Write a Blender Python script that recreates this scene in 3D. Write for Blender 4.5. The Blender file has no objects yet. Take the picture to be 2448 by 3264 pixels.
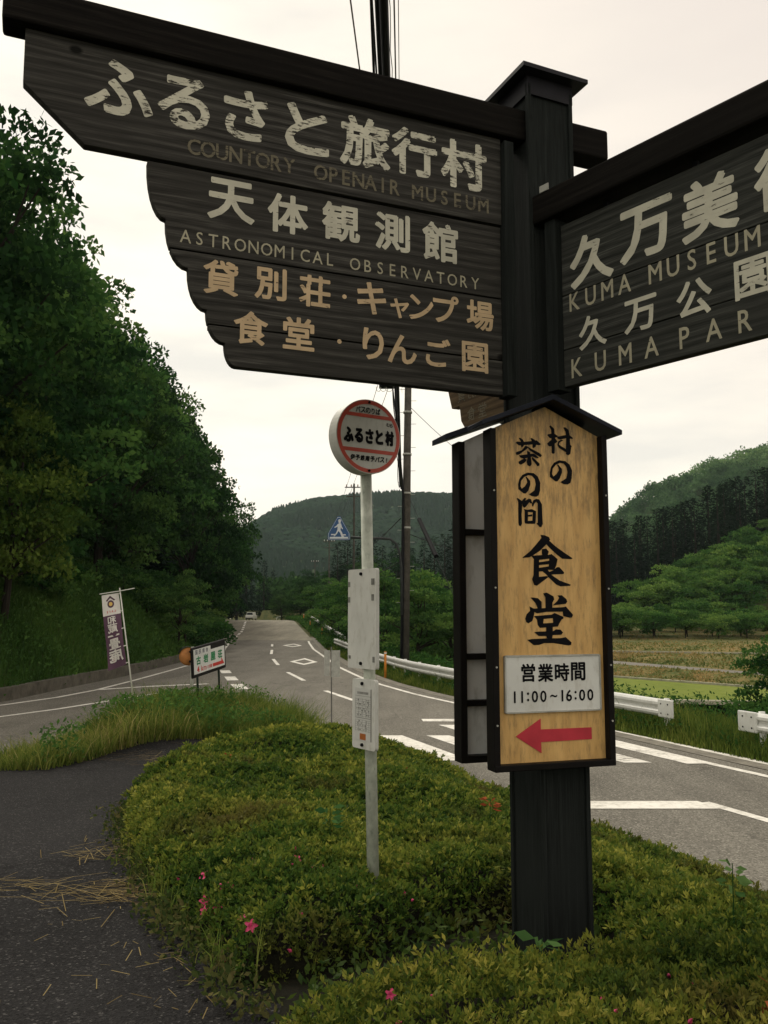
import bpy, math, random
import numpy as np
from mathutils import Vector
rd = math.radians
S = bpy.context.scene
COL = S.collection

# ------------------------------------------------------------------ camera
cam_d = bpy.data.cameras.new('camera')
cam_d.sensor_fit = 'VERTICAL'
cam_d.sensor_height = 36.0
cam_d.sensor_width = 27.0
cam_d.lens = 36.0 * 2767.0 / 3264.0
cam_d.clip_start = 0.05
cam_d.clip_end = 6000
cam = bpy.data.objects.new('camera', cam_d)
COL.objects.link(cam)
cam.location = (0, 0, 2.5)
cam.rotation_euler = (rd(90) + math.atan(320 / 2767.0), 0, 0)
S.camera = cam

# ------------------------------------------------------------------ world, sun, exposure
S.view_settings.view_transform = 'Standard'
S.view_settings.look = 'None'
S.view_settings.exposure = 0.45
S.view_settings.gamma = 1.0
SUN_EL, SUN_AZ = rd(48), rd(-28)          # high, ahead of the camera and a little left, behind cloud
W = bpy.data.worlds.new('World'); S.world = W
W.use_nodes = True
nt = W.node_tree; nt.nodes.clear()
N = lambda t: nt.nodes.new(t)
out = N('ShaderNodeOutputWorld')
sky = N('ShaderNodeTexSky'); sky.sky_type = 'NISHITA'; sky.sun_disc = False
sky.sun_elevation = SUN_EL; sky.sun_rotation = SUN_AZ
bg1 = N('ShaderNodeBackground'); bg1.inputs[1].default_value = 0.06
nt.links.new(sky.outputs[0], bg1.inputs[0])
tc = N('ShaderNodeTexCoord')
mp = N('ShaderNodeMapping'); mp.inputs['Scale'].default_value = (1.6, 1.6, 7.0)
nt.links.new(tc.outputs['Generated'], mp.inputs[0])
nz = N('ShaderNodeTexNoise'); nz.inputs['Scale'].default_value = 2.2; nz.inputs['Detail'].default_value = 5
nz.inputs['Roughness'].default_value = 0.5
nt.links.new(mp.outputs[0], nz.inputs['Vector'])
r1 = N('ShaderNodeValToRGB')
r1.color_ramp.elements[0].position = 0.34; r1.color_ramp.elements[0].color = (0.73, 0.695, 0.615, 1)
r1.color_ramp.elements[1].position = 0.62; r1.color_ramp.elements[1].color = (0.97, 0.895, 0.745, 1)
nt.links.new(nz.outputs['Fac'], r1.inputs[0])
# thicker, greyer cloud towards the right and overhead
sep = N('ShaderNodeSeparateXYZ'); nt.links.new(tc.outputs['Generated'], sep.inputs[0])
ad = N('ShaderNodeMath'); ad.operation = 'MULTIPLY_ADD'
ad.inputs[1].default_value = 0.9; nt.links.new(sep.outputs['X'], ad.inputs[0])
nt.links.new(sep.outputs['Z'], ad.inputs[2])
mr = N('ShaderNodeMapRange'); mr.interpolation_type = 'SMOOTHSTEP'
mr.inputs['From Min'].default_value = 0.30; mr.inputs['From Max'].default_value = 0.98
nt.links.new(ad.outputs[0], mr.inputs['Value'])
mx = N('ShaderNodeMix'); mx.data_type = 'RGBA'
nt.links.new(mr.outputs[0], mx.inputs[0]); nt.links.new(r1.outputs[0], mx.inputs[6])
mx.inputs[7].default_value = (0.70, 0.625, 0.555, 1)
bg2 = N('ShaderNodeBackground'); bg2.inputs[1].default_value = 1.0
nt.links.new(mx.outputs[2], bg2.inputs[0])
ms = N('ShaderNodeMixShader'); ms.inputs[0].default_value = 0.92
nt.links.new(bg1.outputs[0], ms.inputs[1]); nt.links.new(bg2.outputs[0], ms.inputs[2])
nt.links.new(ms.outputs[0], out.inputs['Surface'])

sd = bpy.data.lights.new('sun', 'SUN'); sd.energy = 1.5; sd.angle = rd(20); sd.color = (1.0, 0.93, 0.80)
sun = bpy.data.objects.new('sun', sd); COL.objects.link(sun)
dirv = Vector((math.sin(SUN_AZ) * math.cos(SUN_EL), math.cos(SUN_AZ) * math.cos(SUN_EL), math.sin(SUN_EL)))
sun.rotation_euler = dirv.to_track_quat('Z', 'Y').to_euler()
S.cycles.max_bounces = 6
S.cycles.transparent_max_bounces = 6
S.cycles.volume_bounces = 0

rng = np.random.default_rng(7)
random.seed(7)

# ------------------------------------------------------------------ helpers
def tag(o, label=None, cat=None, group=None, kind=None):
    if label: o['label'] = label
    if cat: o['category'] = cat
    if group: o['group'] = group
    if kind: o['kind'] = kind
    return o

def empty(name, loc=(0, 0, 0), rz=0.0, parent=None):
    o = bpy.data.objects.new(name, None); COL.objects.link(o)
    o.empty_display_size = 0.1
    o.location = loc; o.rotation_euler = (0, 0, rz)
    if parent: o.parent = parent
    return o

def link(name, me, mat=None, parent=None, loc=None, rz=None):
    if mat is not None and not me.materials: me.materials.append(mat)
    o = bpy.data.objects.new(name, me); COL.objects.link(o)
    if parent: o.parent = parent
    if loc is not None: o.location = loc
    if rz is not None: o.rotation_euler = (0, 0, rz)
    return o

def copy_tree(o, parent=None):
    c = o.copy(); COL.objects.link(c)
    c.parent = parent
    for ch in list(o.children): copy_tree(ch, c)
    return c

class MB:
    def __init__(s): s.v = []; s.f = []
    def add(s, vs, fs):
        n = len(s.v); s.v += [tuple(p) for p in vs]; s.f += [tuple(i + n for i in f) for f in fs]; return s
    def box(s, c, d, rz=0.0):
        cx, cy, cz = c; dx, dy, dz = d[0] / 2, d[1] / 2, d[2] / 2
        ca, sa = math.cos(rz), math.sin(rz)
        vs = []
        for z in (-dz, dz):
            for x, y in ((-dx, -dy), (dx, -dy), (dx, dy), (-dx, dy)):
                vs.append((cx + x * ca - y * sa, cy + x * sa + y * ca, cz + z))
        return s.add(vs, [(3, 2, 1, 0), (4, 5, 6, 7), (0, 1, 5, 4), (1, 2, 6, 5), (2, 3, 7, 6), (3, 0, 4, 7)])
    def prism(s, ol, y0, y1):            # outline (u,v) in the local xz plane, extruded along local y
        n = len(ol)
        vs = [(u, y0, v) for u, v in ol] + [(u, y1, v) for u, v in ol]
        fs = [tuple(range(n)), tuple(range(2 * n - 1, n - 1, -1))]
        fs += [(i, i + n, (i + 1) % n + n, (i + 1) % n) for i in range(n)]
        return s.add(vs, fs)
    def cyl(s, p0, p1, r0, r1=None, n=12, cap=True):
        return s.tube([p0, p1], [r0, r0 if r1 is None else r1], n, cap)
    def tube(s, path, r, n=8, cap=True):
        P = [Vector(p) for p in path]; k = len(P)
        rr = r if isinstance(r, (list, tuple)) else [r] * k
        vs = []; ref = None
        for i in range(k):
            t = (P[min(i + 1, k - 1)] - P[max(i - 1, 0)]).normalized()
            if ref is None: ref = Vector((0, 0, 1)) if abs(t.z) < .9 else Vector((1, 0, 0))
            a = t.cross(ref)
            if a.length < 1e-6: a = t.orthogonal()
            a.normalize(); b = a.cross(t).normalized(); ref = b
            for j in range(n):
                th = 2 * math.pi * j / n
                vs.append(P[i] + (a * math.cos(th) + b * math.sin(th)) * rr[i])
        fs = []
        for i in range(k - 1):
            for j in range(n):
                fs.append((i * n + j, i * n + (j + 1) % n, (i + 1) * n + (j + 1) % n, (i + 1) * n + j))
        if cap:
            fs.append(tuple(range(n - 1, -1, -1))); fs.append(tuple(range((k - 1) * n, k * n)))
        return s.add(vs, fs)
    def disc(s, c, r, y, n=48, r_in=None):   # in the local xz plane
        cx, cz = c
        if r_in is None:
            return s.add([(cx + r * math.cos(2 * math.pi * i / n), y, cz + r * math.sin(2 * math.pi * i / n)) for i in range(n)], [tuple(range(n))])
        vs = []
        for q in (r, r_in):
            vs += [(cx + q * math.cos(2 * math.pi * i / n), y, cz + q * math.sin(2 * math.pi * i / n)) for i in range(n)]
        return s.add(vs, [(i, (i + 1) % n, (i + 1) % n + n, i + n) for i in range(n)])
    def build(s, name, mat, parent=None, smooth=False, bevel=0.0, loc=None, rz=None):
        me = bpy.data.meshes.new(name)
        me.from_pydata([tuple(p) for p in s.v], [], s.f); me.update()
        if smooth:
            me.polygons.foreach_set('use_smooth', [len(p.vertices) <= 4 for p in me.polygons])
        o = link(name, me, mat, parent, loc, rz)
        if bevel:
            m = o.modifiers.new('bevel', 'BEVEL'); m.width = bevel; m.segments = 2; m.limit_method = 'ANGLE'
        return o

def np_mesh(name, V, k, tint=None, smooth=False):
    """V (n,k,3): n separate polygons of k corners; tint (n,) per-face value in 0..1"""
    n = V.shape[0]
    me = bpy.data.meshes.new(name)
    me.vertices.add(n * k); me.vertices.foreach_set('co', np.ascontiguousarray(V, dtype=np.float32).ravel())
    me.loops.add(n * k); me.loops.foreach_set('vertex_index', np.arange(n * k, dtype=np.int32))
    me.polygons.add(n); me.polygons.foreach_set('loop_start', np.arange(0, n * k, k, dtype=np.int32))
    if smooth: me.polygons.foreach_set('use_smooth', np.ones(n, dtype=bool))
    me.update(calc_edges=True)
    if tint is not None:
        a = me.attributes.new('tint', 'FLOAT', 'FACE'); a.data.foreach_set('value', np.asarray(tint, dtype=np.float32))
    return me

def grid_mesh(name, X, Y, Z, tint=None):
    ny, nx = X.shape
    me = bpy.data.meshes.new(name)
    co = np.stack([X, Y, Z], -1).reshape(-1, 3).astype(np.float32)
    me.vertices.add(len(co)); me.vertices.foreach_set('co', co.ravel())
    i = np.arange(ny * nx).reshape(ny, nx)
    q = np.stack([i[:-1, :-1], i[:-1, 1:], i[1:, 1:], i[1:, :-1]], -1).reshape(-1, 4).astype(np.int32)
    n = len(q)
    me.loops.add(n * 4); me.loops.foreach_set('vertex_index', q.ravel())
    me.polygons.add(n); me.polygons.foreach_set('loop_start', np.arange(0, n * 4, 4, dtype=np.int32))
    me.polygons.foreach_set('use_smooth', np.ones(n, dtype=bool))
    me.update(calc_edges=True)
    if tint is not None:
        a = me.attributes.new('tint', 'FLOAT', 'POINT'); a.data.foreach_set('value', np.asarray(tint, dtype=np.float32).ravel())
    return me

def vnoise(x, y, s=1.0, seed=0):
    """smooth value noise, vectorised, 0..1"""
    x = np.asarray(x) / s; y = np.asarray(y) / s
    xi = np.floor(x).astype(int); yi = np.floor(y).astype(int)
    fx = x - xi; fy = y - yi
    fx = fx * fx * (3 - 2 * fx); fy = fy * fy * (3 - 2 * fy)
    def h(a, b):
        v = np.sin(a * 127.1 + b * 311.7 + seed * 74.7) * 43758.5453
        return v - np.floor(v)
    return (h(xi, yi) * (1 - fx) + h(xi + 1, yi) * fx) * (1 - fy) + (h(xi, yi + 1) * (1 - fx) + h(xi + 1, yi + 1) * fx) * fy

def sm(t):
    t = np.clip(t, 0, 1); return t * t * (3 - 2 * t)

# ------------------------------------------------------------------ materials
def M(name):
    m = bpy.data.materials.new(name); m.use_nodes = True
    t = m.node_tree; b = t.nodes['Principled BSDF']
    return m, t, b

def L(t, a, b): t.links.new(a, b)

def ramp(t, fac, stops):
    r = t.nodes.new('ShaderNodeValToRGB')
    e = r.color_ramp.elements
    while len(e) < len(stops): e.new(0.5)
    for i, (p, c) in enumerate(stops):
        e[i].position = p; e[i].color = (*c, 1) if len(c) == 3 else c
    L(t, fac, r.inputs[0]); return r.outputs[0]

def noise(t, vec, scale, detail=4, rough=0.55, dist=0.0):
    n = t.nodes.new('ShaderNodeTexNoise'); n.inputs['Scale'].default_value = scale
    n.inputs['Detail'].default_value = detail; n.inputs['Roughness'].default_value = rough
    n.inputs['Distortion'].default_value = dist
    if vec is not None: L(t, vec, n.inputs['Vector'])
    return n.outputs['Fac']

def coords(t, kind='Object', scale=(1, 1, 1)):
    c = t.nodes.new('ShaderNodeTexCoord'); m = t.nodes.new('ShaderNodeMapping')
    m.inputs['Scale'].default_value = scale
    L(t, c.outputs[kind], m.inputs[0]); return m.outputs[0]

def bump(t, b, h, strength=0.3, dist=0.01):
    n = t.nodes.new('ShaderNodeBump'); n.inputs['Strength'].default_value = strength
    n.inputs['Distance'].default_value = dist
    L(t, h, n.inputs['Height']); L(t, n.outputs[0], b.inputs['Normal'])

def mixc(t, fac, a, b, mode='MIX'):
    m = t.nodes.new('ShaderNodeMix'); m.data_type = 'RGBA'; m.blend_type = mode
    for sock, val in ((m.inputs[0], fac), (m.inputs[6], a), (m.inputs[7], b)):
        if hasattr(val, 'is_output'): L(t, val, sock)
        elif isinstance(val, (tuple, list)): sock.default_value = (*val, 1)
        else: sock.default_value = val
    return m.outputs[2]

def math_(t, op, a, b=None):
    m = t.nodes.new('ShaderNodeMath'); m.operation = op
    for i, v in enumerate((a, b)):
        if v is None: continue
        if hasattr(v, 'is_output'): L(t, v, m.inputs[i])
        else: m.inputs[i].default_value = v
    return m.outputs[0]

def plain(name, col, rough=0.6, metal=0.0, var=0.25, scale=6.0, dirt=None, spec=None):
    """painted or bare surface with uneven tone and a little dirt"""
    m, t, b = M(name)
    v = coords(t)
    f = noise(t, v, scale, 5)
    lo = tuple(c * (1 - var) for c in col); hi = tuple(min(1, c * (1 + var * .5)) for c in col)
    c = ramp(t, f, [(0.3, lo), (0.7, hi)])
    if dirt:
        f2 = noise(t, coords(t, scale=(3, 3, 1.2)), scale * 1.7, 6, 0.7)
        k = ramp(t, f2, [(0.52, (0, 0, 0)), (0.75, (1, 1, 1))])
        c = mixc(t, k, c, dirt)
    L(t, c, b.inputs['Base Color'])
    b.inputs['Roughness'].default_value = rough; b.inputs['Metallic'].default_value = metal
    b.inputs['Specular IOR Level'].default_value = (0.12 if max(col) < 0.1 else 0.3) if spec is None else spec
    bump(t, b, f, 0.08, 0.004)
    return m

def wood(name, dark, mid, light, axis='x', knots=True):
    """weathered board: grain runs along the local axis"""
    m, t, b = M(name)
    st = {'x': (0.30, 6, 15), 'z': (14, 14, 0.35), 'y': (6, .3, 15)}[axis]
    v = coords(t, scale=st)
    g = noise(t, v, 9.0, 8, 0.66, 1.1)
    wv = t.nodes.new('ShaderNodeTexWave'); wv.wave_type = 'BANDS'
    wv.bands_direction = 'Z' if axis == 'x' else 'X'
    sc = {'x': (0.14, 1, 1), 'z': (1, 1, 0.09), 'y': (1, .14, 1)}[axis]
    L(t, coords(t, scale=sc), wv.inputs['Vector'])
    wv.inputs['Scale'].default_value = 8; wv.inputs['Distortion'].default_value = 7
    wv.inputs['Detail'].default_value = 4; wv.inputs['Detail Scale'].default_value = 1.6
    g2 = noise(t, coords(t, scale=tuple(q * 2.3 for q in st)), 9.0, 3, 0.6)
    s = math_(t, 'ADD', math_(t, 'ADD', math_(t, 'MULTIPLY', g, 0.55), math_(t, 'MULTIPLY', wv.outputs['Fac'], 0.13 if axis == 'x' else 0.05)), math_(t, 'MULTIPLY', g2, 0.25))
    c = ramp(t, s, [(0.34, dark), (0.50, mid), (0.66, light)])
    blot = noise(t, coords(t), 2.2, 3)
    c = mixc(t, ramp(t, blot, [(0.35, (0.75,) * 3), (0.7, (0.1,) * 3)]), c, tuple(x * 0.72 for x in mid))
    if knots:
        vo = t.nodes.new('ShaderNodeTexVoronoi'); vo.inputs['Scale'].default_value = 2.3
        L(t, coords(t, scale=(0.9, 0, 1.4) if axis == 'x' else (1.5, 0, .8)), vo.inputs['Vector'])
        k = ramp(t, vo.outputs['Distance'], [(0.035, (1, 1, 1)), (0.062, (0, 0, 0))])
        c = mixc(t, math_(t, 'MULTIPLY', k, 0.85), c, tuple(x * 0.35 for x in dark))
    L(t, c, b.inputs['Base Color'])
    b.inputs['Roughness'].default_value = 0.85; b.inputs['Specular IOR Level'].default_value = 0.08
    bump(t, b, s, 0.4 if axis == 'x' else 0.22, 0.004)
    return m

def chipped(name, col, under, amount, rough=0.75):
    """old brushed-on paint, worn through to the wood along the grain"""
    m, t, b = M(name)
    f = noise(t, coords(t, scale=(1.6, 6, 9)), 13.0, 8, 0.72)
    f2 = noise(t, coords(t), 22.0, 4, 0.6)
    s = math_(t, 'ADD', math_(t, 'MULTIPLY', f, 0.65), math_(t, 'MULTIPLY', f2, 0.35))
    tone = ramp(t, noise(t, coords(t), 9, 4), [(0.3, tuple(c * 0.72 for c in col)), (0.7, col)])
    k = ramp(t, s, [(amount, (1, 1, 1)), (amount + 0.035, (0, 0, 0))])
    L(t, mixc(t, k, tone, under), b.inputs['Base Color'])
    b.inputs['Roughness'].default_value = rough; b.inputs['Specular IOR Level'].default_value = 0.3
    bump(t, b, s, 0.3, 0.003)
    return m

def leaf(name, stops, trans=0.3, rough=0.55, hue_var=0.25, patch=None, spec=0.0):
    """foliage: per-leaf tint attribute plus a tone that differs from plant to plant"""
    m, t, b = M(name)
    a = t.nodes.new('ShaderNodeAttribute'); a.attribute_name = 'tint'
    c = ramp(t, a.outputs['Fac'], stops)
    if patch:
        f = noise(t, coords(t, 'Object'), patch[0], 3)
        c = mixc(t, ramp(t, f, [(patch[1], (0, 0, 0)), (patch[2], (1, 1, 1))]), c, patch[3], 'MIX')
    oi = t.nodes.new('ShaderNodeObjectInfo')
    hs = t.nodes.new('ShaderNodeHueSaturation')
    L(t, c, hs.inputs['Color'])
    mr_ = t.nodes.new('ShaderNodeMapRange'); L(t, oi.outputs['Random'], mr_.inputs['Value'])
    mr_.inputs['To Min'].default_value = 1 - hue_var; mr_.inputs['To Max'].default_value = 1 + hue_var
    L(t, mr_.outputs[0], hs.inputs['Value'])
    mh = t.nodes.new('ShaderNodeMapRange'); L(t, oi.outputs['Random'], mh.inputs['Value'])
    mh.inputs['To Min'].default_value = 0.515; mh.inputs['To Max'].default_value = 0.485
    L(t, mh.outputs[0], hs.inputs['Hue'])
    L(t, hs.outputs[0], b.inputs['Base Color'])
    b.inputs['Roughness'].default_value = rough; b.inputs['Specular IOR Level'].default_value = spec
    tr = t.nodes.new('ShaderNodeBsdfTranslucent'); L(t, hs.outputs[0], tr.inputs[0])
    mxs = t.nodes.new('ShaderNodeMixShader'); mxs.inputs[0].default_value = trans
    o = t.nodes['Material Output']
    L(t, b.outputs[0], mxs.inputs[1]); L(t, tr.outputs[0], mxs.inputs[2]); L(t, mxs.outputs[0], o.inputs[0])
    return m

def ground_mat(name, cols, s1, s2, bstr=0.5, bdist=0.05):
    m, t, b = M(name)
    v = coords(t)
    f = noise(t, v, s1, 6, 0.6); g = noise(t, v, s2, 5, 0.65)
    s = math_(t, 'ADD', math_(t, 'MULTIPLY', f, 0.5), math_(t, 'MULTIPLY', g, 0.5))
    st = [(0.34 + 0.32 * i / (len(cols) - 1), c) for i, c in enumerate(cols)]
    L(t, ramp(t, s, st), b.inputs['Base Color'])
    b.inputs['Roughness'].default_value = 0.95; b.inputs['Specular IOR Level'].default_value = 0.1
    bump(t, b, g, bstr, bdist)
    return m

def asphalt(name, base, speck, sp_scale, bigvar=0.2, speck_amt=0.25, bdist=0.006):
    m, t, b = M(name)
    v = coords(t)
    f = noise(t, v, 0.35, 5, 0.6); g = noise(t, v, sp_scale * 0.6, 3, 0.6)
    vo = t.nodes.new('ShaderNodeTexVoronoi'); vo.inputs['Scale'].default_value = sp_scale; L(t, v, vo.inputs['Vector'])
    c = ramp(t, f, [(0.3, tuple(x * (1 - bigvar) for x in base)), (0.7, tuple(x * (1 + bigvar) for x in base))])
    wn = t.nodes.new('ShaderNodeSeparateColor'); L(t, vo.outputs['Color'], wn.inputs[0])
    k = ramp(t, wn.outputs[0], [(1 - speck_amt, (0, 0, 0)), (1.0, (1, 1, 1))])
    c = mixc(t, k, c, speck)
    k2 = ramp(t, wn.outputs[1], [(0.0, (0.6,) * 3), (1.0, (1.15,) * 3)])
    c = mixc(t, 1.0, c, k2, 'MULTIPLY')
    # tar-dark streaks, pale worn lanes and hairline cracks
    w1 = noise(t, coords(t, scale=(1.0, 0.12, 1)), 0.9, 4, 0.6)
    c = mixc(t, 1.0, c, ramp(t, w1, [(0.32, (0.80,) * 3), (0.5, (1.0,) * 3), (0.68, (1.14,) * 3)]), 'MULTIPLY')
    ve = t.nodes.new('ShaderNodeTexVoronoi'); ve.feature = 'DISTANCE_TO_EDGE'; ve.inputs['Scale'].default_value = 0.55
    vw = t.nodes.new('ShaderNodeVectorMath'); vw.operation = 'ADD'; nn_ = t.nodes.new('ShaderNodeTexNoise'); nn_.inputs['Scale'].default_value = 2.5; nn_.inputs['Detail'].default_value = 5
    L(t, v, nn_.inputs['Vector']); L(t, v, vw.inputs[0]); L(t, nn_.outputs['Color'], vw.inputs[1]); L(t, vw.outputs[0], ve.inputs['Vector'])
    ck = ramp(t, ve.outputs['Distance'], [(0.004, (1, 1, 1)), (0.012, (0, 0, 0))])
    cm = ramp(t, noise(t, v, 0.22, 2), [(0.50, (0, 0, 0)), (0.58, (0.7,) * 3)])
    c = mixc(t, mixc(t, 1.0, ck, cm, 'MULTIPLY'), c, tuple(x * 0.35 for x in base))
    L(t, c, b.inputs['Base Color'])
    b.inputs['Roughness'].default_value = 0.9; b.inputs['Specular IOR Level'].default_value = 0.08
    bump(t, b, math_(t, 'ADD', vo.outputs['Distance'], g), 0.6, bdist)
    return m

m_wood = wood('weathered_board', (0.010, 0.0095, 0.0085), (0.052, 0.050, 0.045), (0.155, 0.149, 0.134), 'x')
m_wood2 = wood('weathered_board_green', (0.010, 0.011, 0.010), (0.047, 0.049, 0.044), (0.135, 0.137, 0.124), 'x')
m_wood_br = wood('weathered_board_brown', (0.03, 0.02, 0.012), (0.12, 0.085, 0.05), (0.24, 0.17, 0.10), 'x')
m_post = wood('stained_post', (0.006, 0.0075, 0.007), (0.022, 0.026, 0.0245), (0.070, 0.076, 0.068), 'z')
m_beam = wood('dark_stained_beam', (0.0035, 0.003, 0.0026), (0.009, 0.0078, 0.0065), (0.024, 0.021, 0.017), 'x', False)
m_blackwood = plain('black_brown_trim', (0.006, 0.005, 0.0048), 0.55, var=0.4, scale=9)
m_capmetal = plain('dark_sheet_cap', (0.016, 0.016, 0.02), 0.5, var=0.4, scale=9)
m_roofblue = plain('dark_blue_sheet_roof', (0.015, 0.018, 0.028), 0.42, var=0.4, scale=9)
m_ltr_white = chipped('worn_white_paint', (0.66, 0.64, 0.52), (0.03, 0.027, 0.02), 0.44)
m_ltr_white2 = chipped('white_paint', (0.60, 0.58, 0.47), (0.09, 0.08, 0.065), 0.38)
m_ltr_ghost = chipped('almost_gone_paint', (0.17, 0.15, 0.10), (0.03, 0.026, 0.02), 0.44)
m_ltr_thin = chipped('thin_cream_paint', (0.43, 0.40, 0.29), (0.05, 0.045, 0.035), 0.38)
m_ltr_peach = chipped('peach_paint', (0.62, 0.46, 0.28), (0.06, 0.05, 0.035), 0.38)
m_black = plain('black_paint', (0.006, 0.006, 0.0075), 0.6, var=0.3, spec=0.06)
m_steel = plain('galvanised_steel', (0.42, 0.42, 0.38), 0.55, 0.0, 0.3, 12, (0.22, 0.24, 0.21))
m_polepaint = plain('weathered_pale_pole', (0.50, 0.53, 0.45), 0.6, 0.0, 0.3, 14, (0.24, 0.27, 0.22))
m_rust = plain('rust', (0.20, 0.09, 0.04), 0.9, var=0.5, scale=20)

# ------------------------------------------------------------------ the lie of the land
LY = [-60, -10, 14.6, 24, 28.9, 31, 36.4, 40.3, 46.7, 60, 70, 75, 120, 165, 230]
LX = [31.2, 10.6, 0.43, -3.15, -4.73, -5.3, -6.6, -7.5, -8.6, -10.9, -12.4, -13.6, -22.0, -37, -70]
RY = [-60, -10, 14.6, 17.4, 24.4, 27, 31.3, 34.2, 40.3, 46.7, 60, 74.3, 120, 165, 230]
RX = [36.2, 15.7, 5.5, 4.5, 2.02, 0.99, -0.28, -0.92, -2.05, -2.94, -4.82, -6.39, -12.9, -25, -58]
xl = lambda y: np.interp(y, LY, LX)
xr = lambda y: np.interp(y, RY, RX)
def zr(y):                                # road grade
    return np.interp(y, [-100, 72, 80, 115, 125, 165, 300], [0, 0, 0.22, 1.33, 1.40, 0.95, 0.9])
FY = [-40, 10, 15, 20, 25, 31, 34, 45, 60, 75, 120, 165, 230, 400]
FX = [-22, -15, -13.5, -12.2, -10.95, -10.75, -10.5, -10.5, -12.9, -15.9, -24.5, -41, -75, -75]
xf = lambda y: np.interp(y, FY, FX)       # foot of the wooded bank
BY = [-20, 10, 17, 21.36, 23, 26.6, 30]
BX = [-24, -15, -11.4, -9.26, -8.5, -7.3, -6.3]
xb = lambda y: np.interp(y, BY, BX)       # island side of the branch road
xleft = lambda y: np.interp(y, [9, 11, 12.5, 14, 16, 18, 20, 22, 25], [-14, -8.0, -6.4, -5.7, -5.3, -5.2, -5.1, -4.9, -4.7])
def Ppath(y): return np.clip(0.9 - 0.056 * (y - 3.6), 0, 1.25)

def seg_d(x, y, ax, ay, bx, by):
    t = np.clip(((x - ax) * (bx - ax) + (y - ay) * (by - ay)) / ((bx - ax) ** 2 + (by - ay) ** 2), 0, 1)
    return np.hypot(x - ax - t * (bx - ax), y - ay - t * (by - ay))

def G(x, y):
    x = np.asarray(x, float); y = np.asarray(y, float)
    z = zr(y) + 0 * x
    d = xl(y) - 0.35 - x
    isl = sm(d / 3.0) * Ppath(y) * np.where(y > 9, sm((x - xleft(y)) / 1.6), 1)
    isl = np.where(y < 27, isl, 0)
    md = seg_d(x, y, -4.2, 14.4, -3.2, 20.0)
    isl = isl + 0.36 * np.exp(-(md / 1.1) ** 2) * np.where(y < 27, 1, 0) * sm(d / 1.0)
    z = z + isl
    t = np.clip(xf(y) - x, 0, None)       # wooded bank on the left
    bank = np.minimum(t, 4.2) * 0.98 + np.clip(t - 4.2, 0, 26) * 0.50 + np.clip(t - 30, 0, 200) * 0.12
    z = z + bank * np.where(y > 8, 1, np.clip((y + 10) / 18, 0, 1)) + np.where(t > .3, 0.35 * (vnoise(x, y, 2.5, 3) - .5), 0)
    s = x - (xr(y) + 1.5)                 # falls away to the valley floor on the right
    drop = 2.35 * sm((s - .4) / 8)
    z = z - drop * np.where(y < 110, 1, np.clip(1 - (y - 110) / 30, 0, 1))
    up = np.clip(y - 84, 0, None)
    rise = np.where(s > 6, np.minimum(up * 0.075, 2.0) + np.clip(y - 104, 0, 60) * 0.40 * sm((x - (15 + (y - 104) * 0.8)) / 28), 0)
    z = z + rise
    z = np.where((x > 9) & (y > 40) & (y < 84), z - 0.6 * sm((x - 9) / 3), z)
    return z

def in_poly(x, y, P):
    c = np.zeros(x.shape, bool); n = len(P); j = n - 1
    for i in range(n):
        xi, yi = P[i]; xj, yj = P[j]
        k = ((yi > y) != (yj > y)) & (x < (xj - xi) * (y - yi) / (yj - yi + 1e-12) + xi)
        c ^= k; j = i
    return c
def poly_d(x, y, P):
    d = np.full(x.shape, 1e9)
    for i in range(len(P)):
        a = P[i]; b = P[(i + 1) % len(P)]
        d = np.minimum(d, seg_d(x, y, a[0], a[1], b[0], b[1]))
    return d

# ------------------------------------------------------------------ ground, road, path
m_soil = ground_mat('rough_grass_ground', [(0.025, 0.035, 0.012), (0.05, 0.065, 0.02), (0.085, 0.085, 0.03), (0.11, 0.085, 0.04)], 0.35, 3.0)
xs = np.concatenate([np.linspace(-1200, -90, 14)[:-1], np.linspace(-90, -30, 31)[:-1], np.arange(-30, 30, 0.5), np.linspace(30, 110, 41), np.linspace(110, 1200, 14)[1:]])
ys = np.concatenate([np.linspace(-300, -20, 8)[:-1], np.arange(-20, 60, 0.5), np.arange(60, 180, 2.0), np.linspace(180, 320, 15), np.linspace(320, 1185, 14)[1:]])
X, Y = np.meshgrid(xs, ys)
Z = G(X, Y)
onroad = ((X < xleft(Y) + .8) & (X > xf(Y) + .2) & (Y > 9.5) & (Y < 27)) | ((X > xl(Y) - 0.9) & (X < xr(Y) + 1.1)) | ((X > xf(Y) + .2) & (X < xl(Y)) & (Y > 23) & (Y < 80))
Z = Z - np.where(onroad, 0.12, 0.02)
o = link('ground', grid_mesh('ground', X, Y, Z), m_soil); tag(o, kind='structure')

def strip(name, fL, fR, y0, y1, dz, mat, n=None, nx=6, parent=None, struct=True, zf=None):
    n = n or int(max(4, (y1 - y0) / 1.0)); yy = np.linspace(y0, y1, n)
    u = np.linspace(0, 1, nx)
    Yg = np.repeat(yy[:, None], nx, 1)
    Xg = fL(yy)[:, None] * (1 - u) + fR(yy)[:, None] * u
    Zg = (zr(Yg) if zf is None else zf(Xg, Yg)) + dz
    o = link(name, grid_mesh(name, Xg, Yg, Zg), mat, parent)
    if struct: tag(o, kind='structure')
    return o

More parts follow.
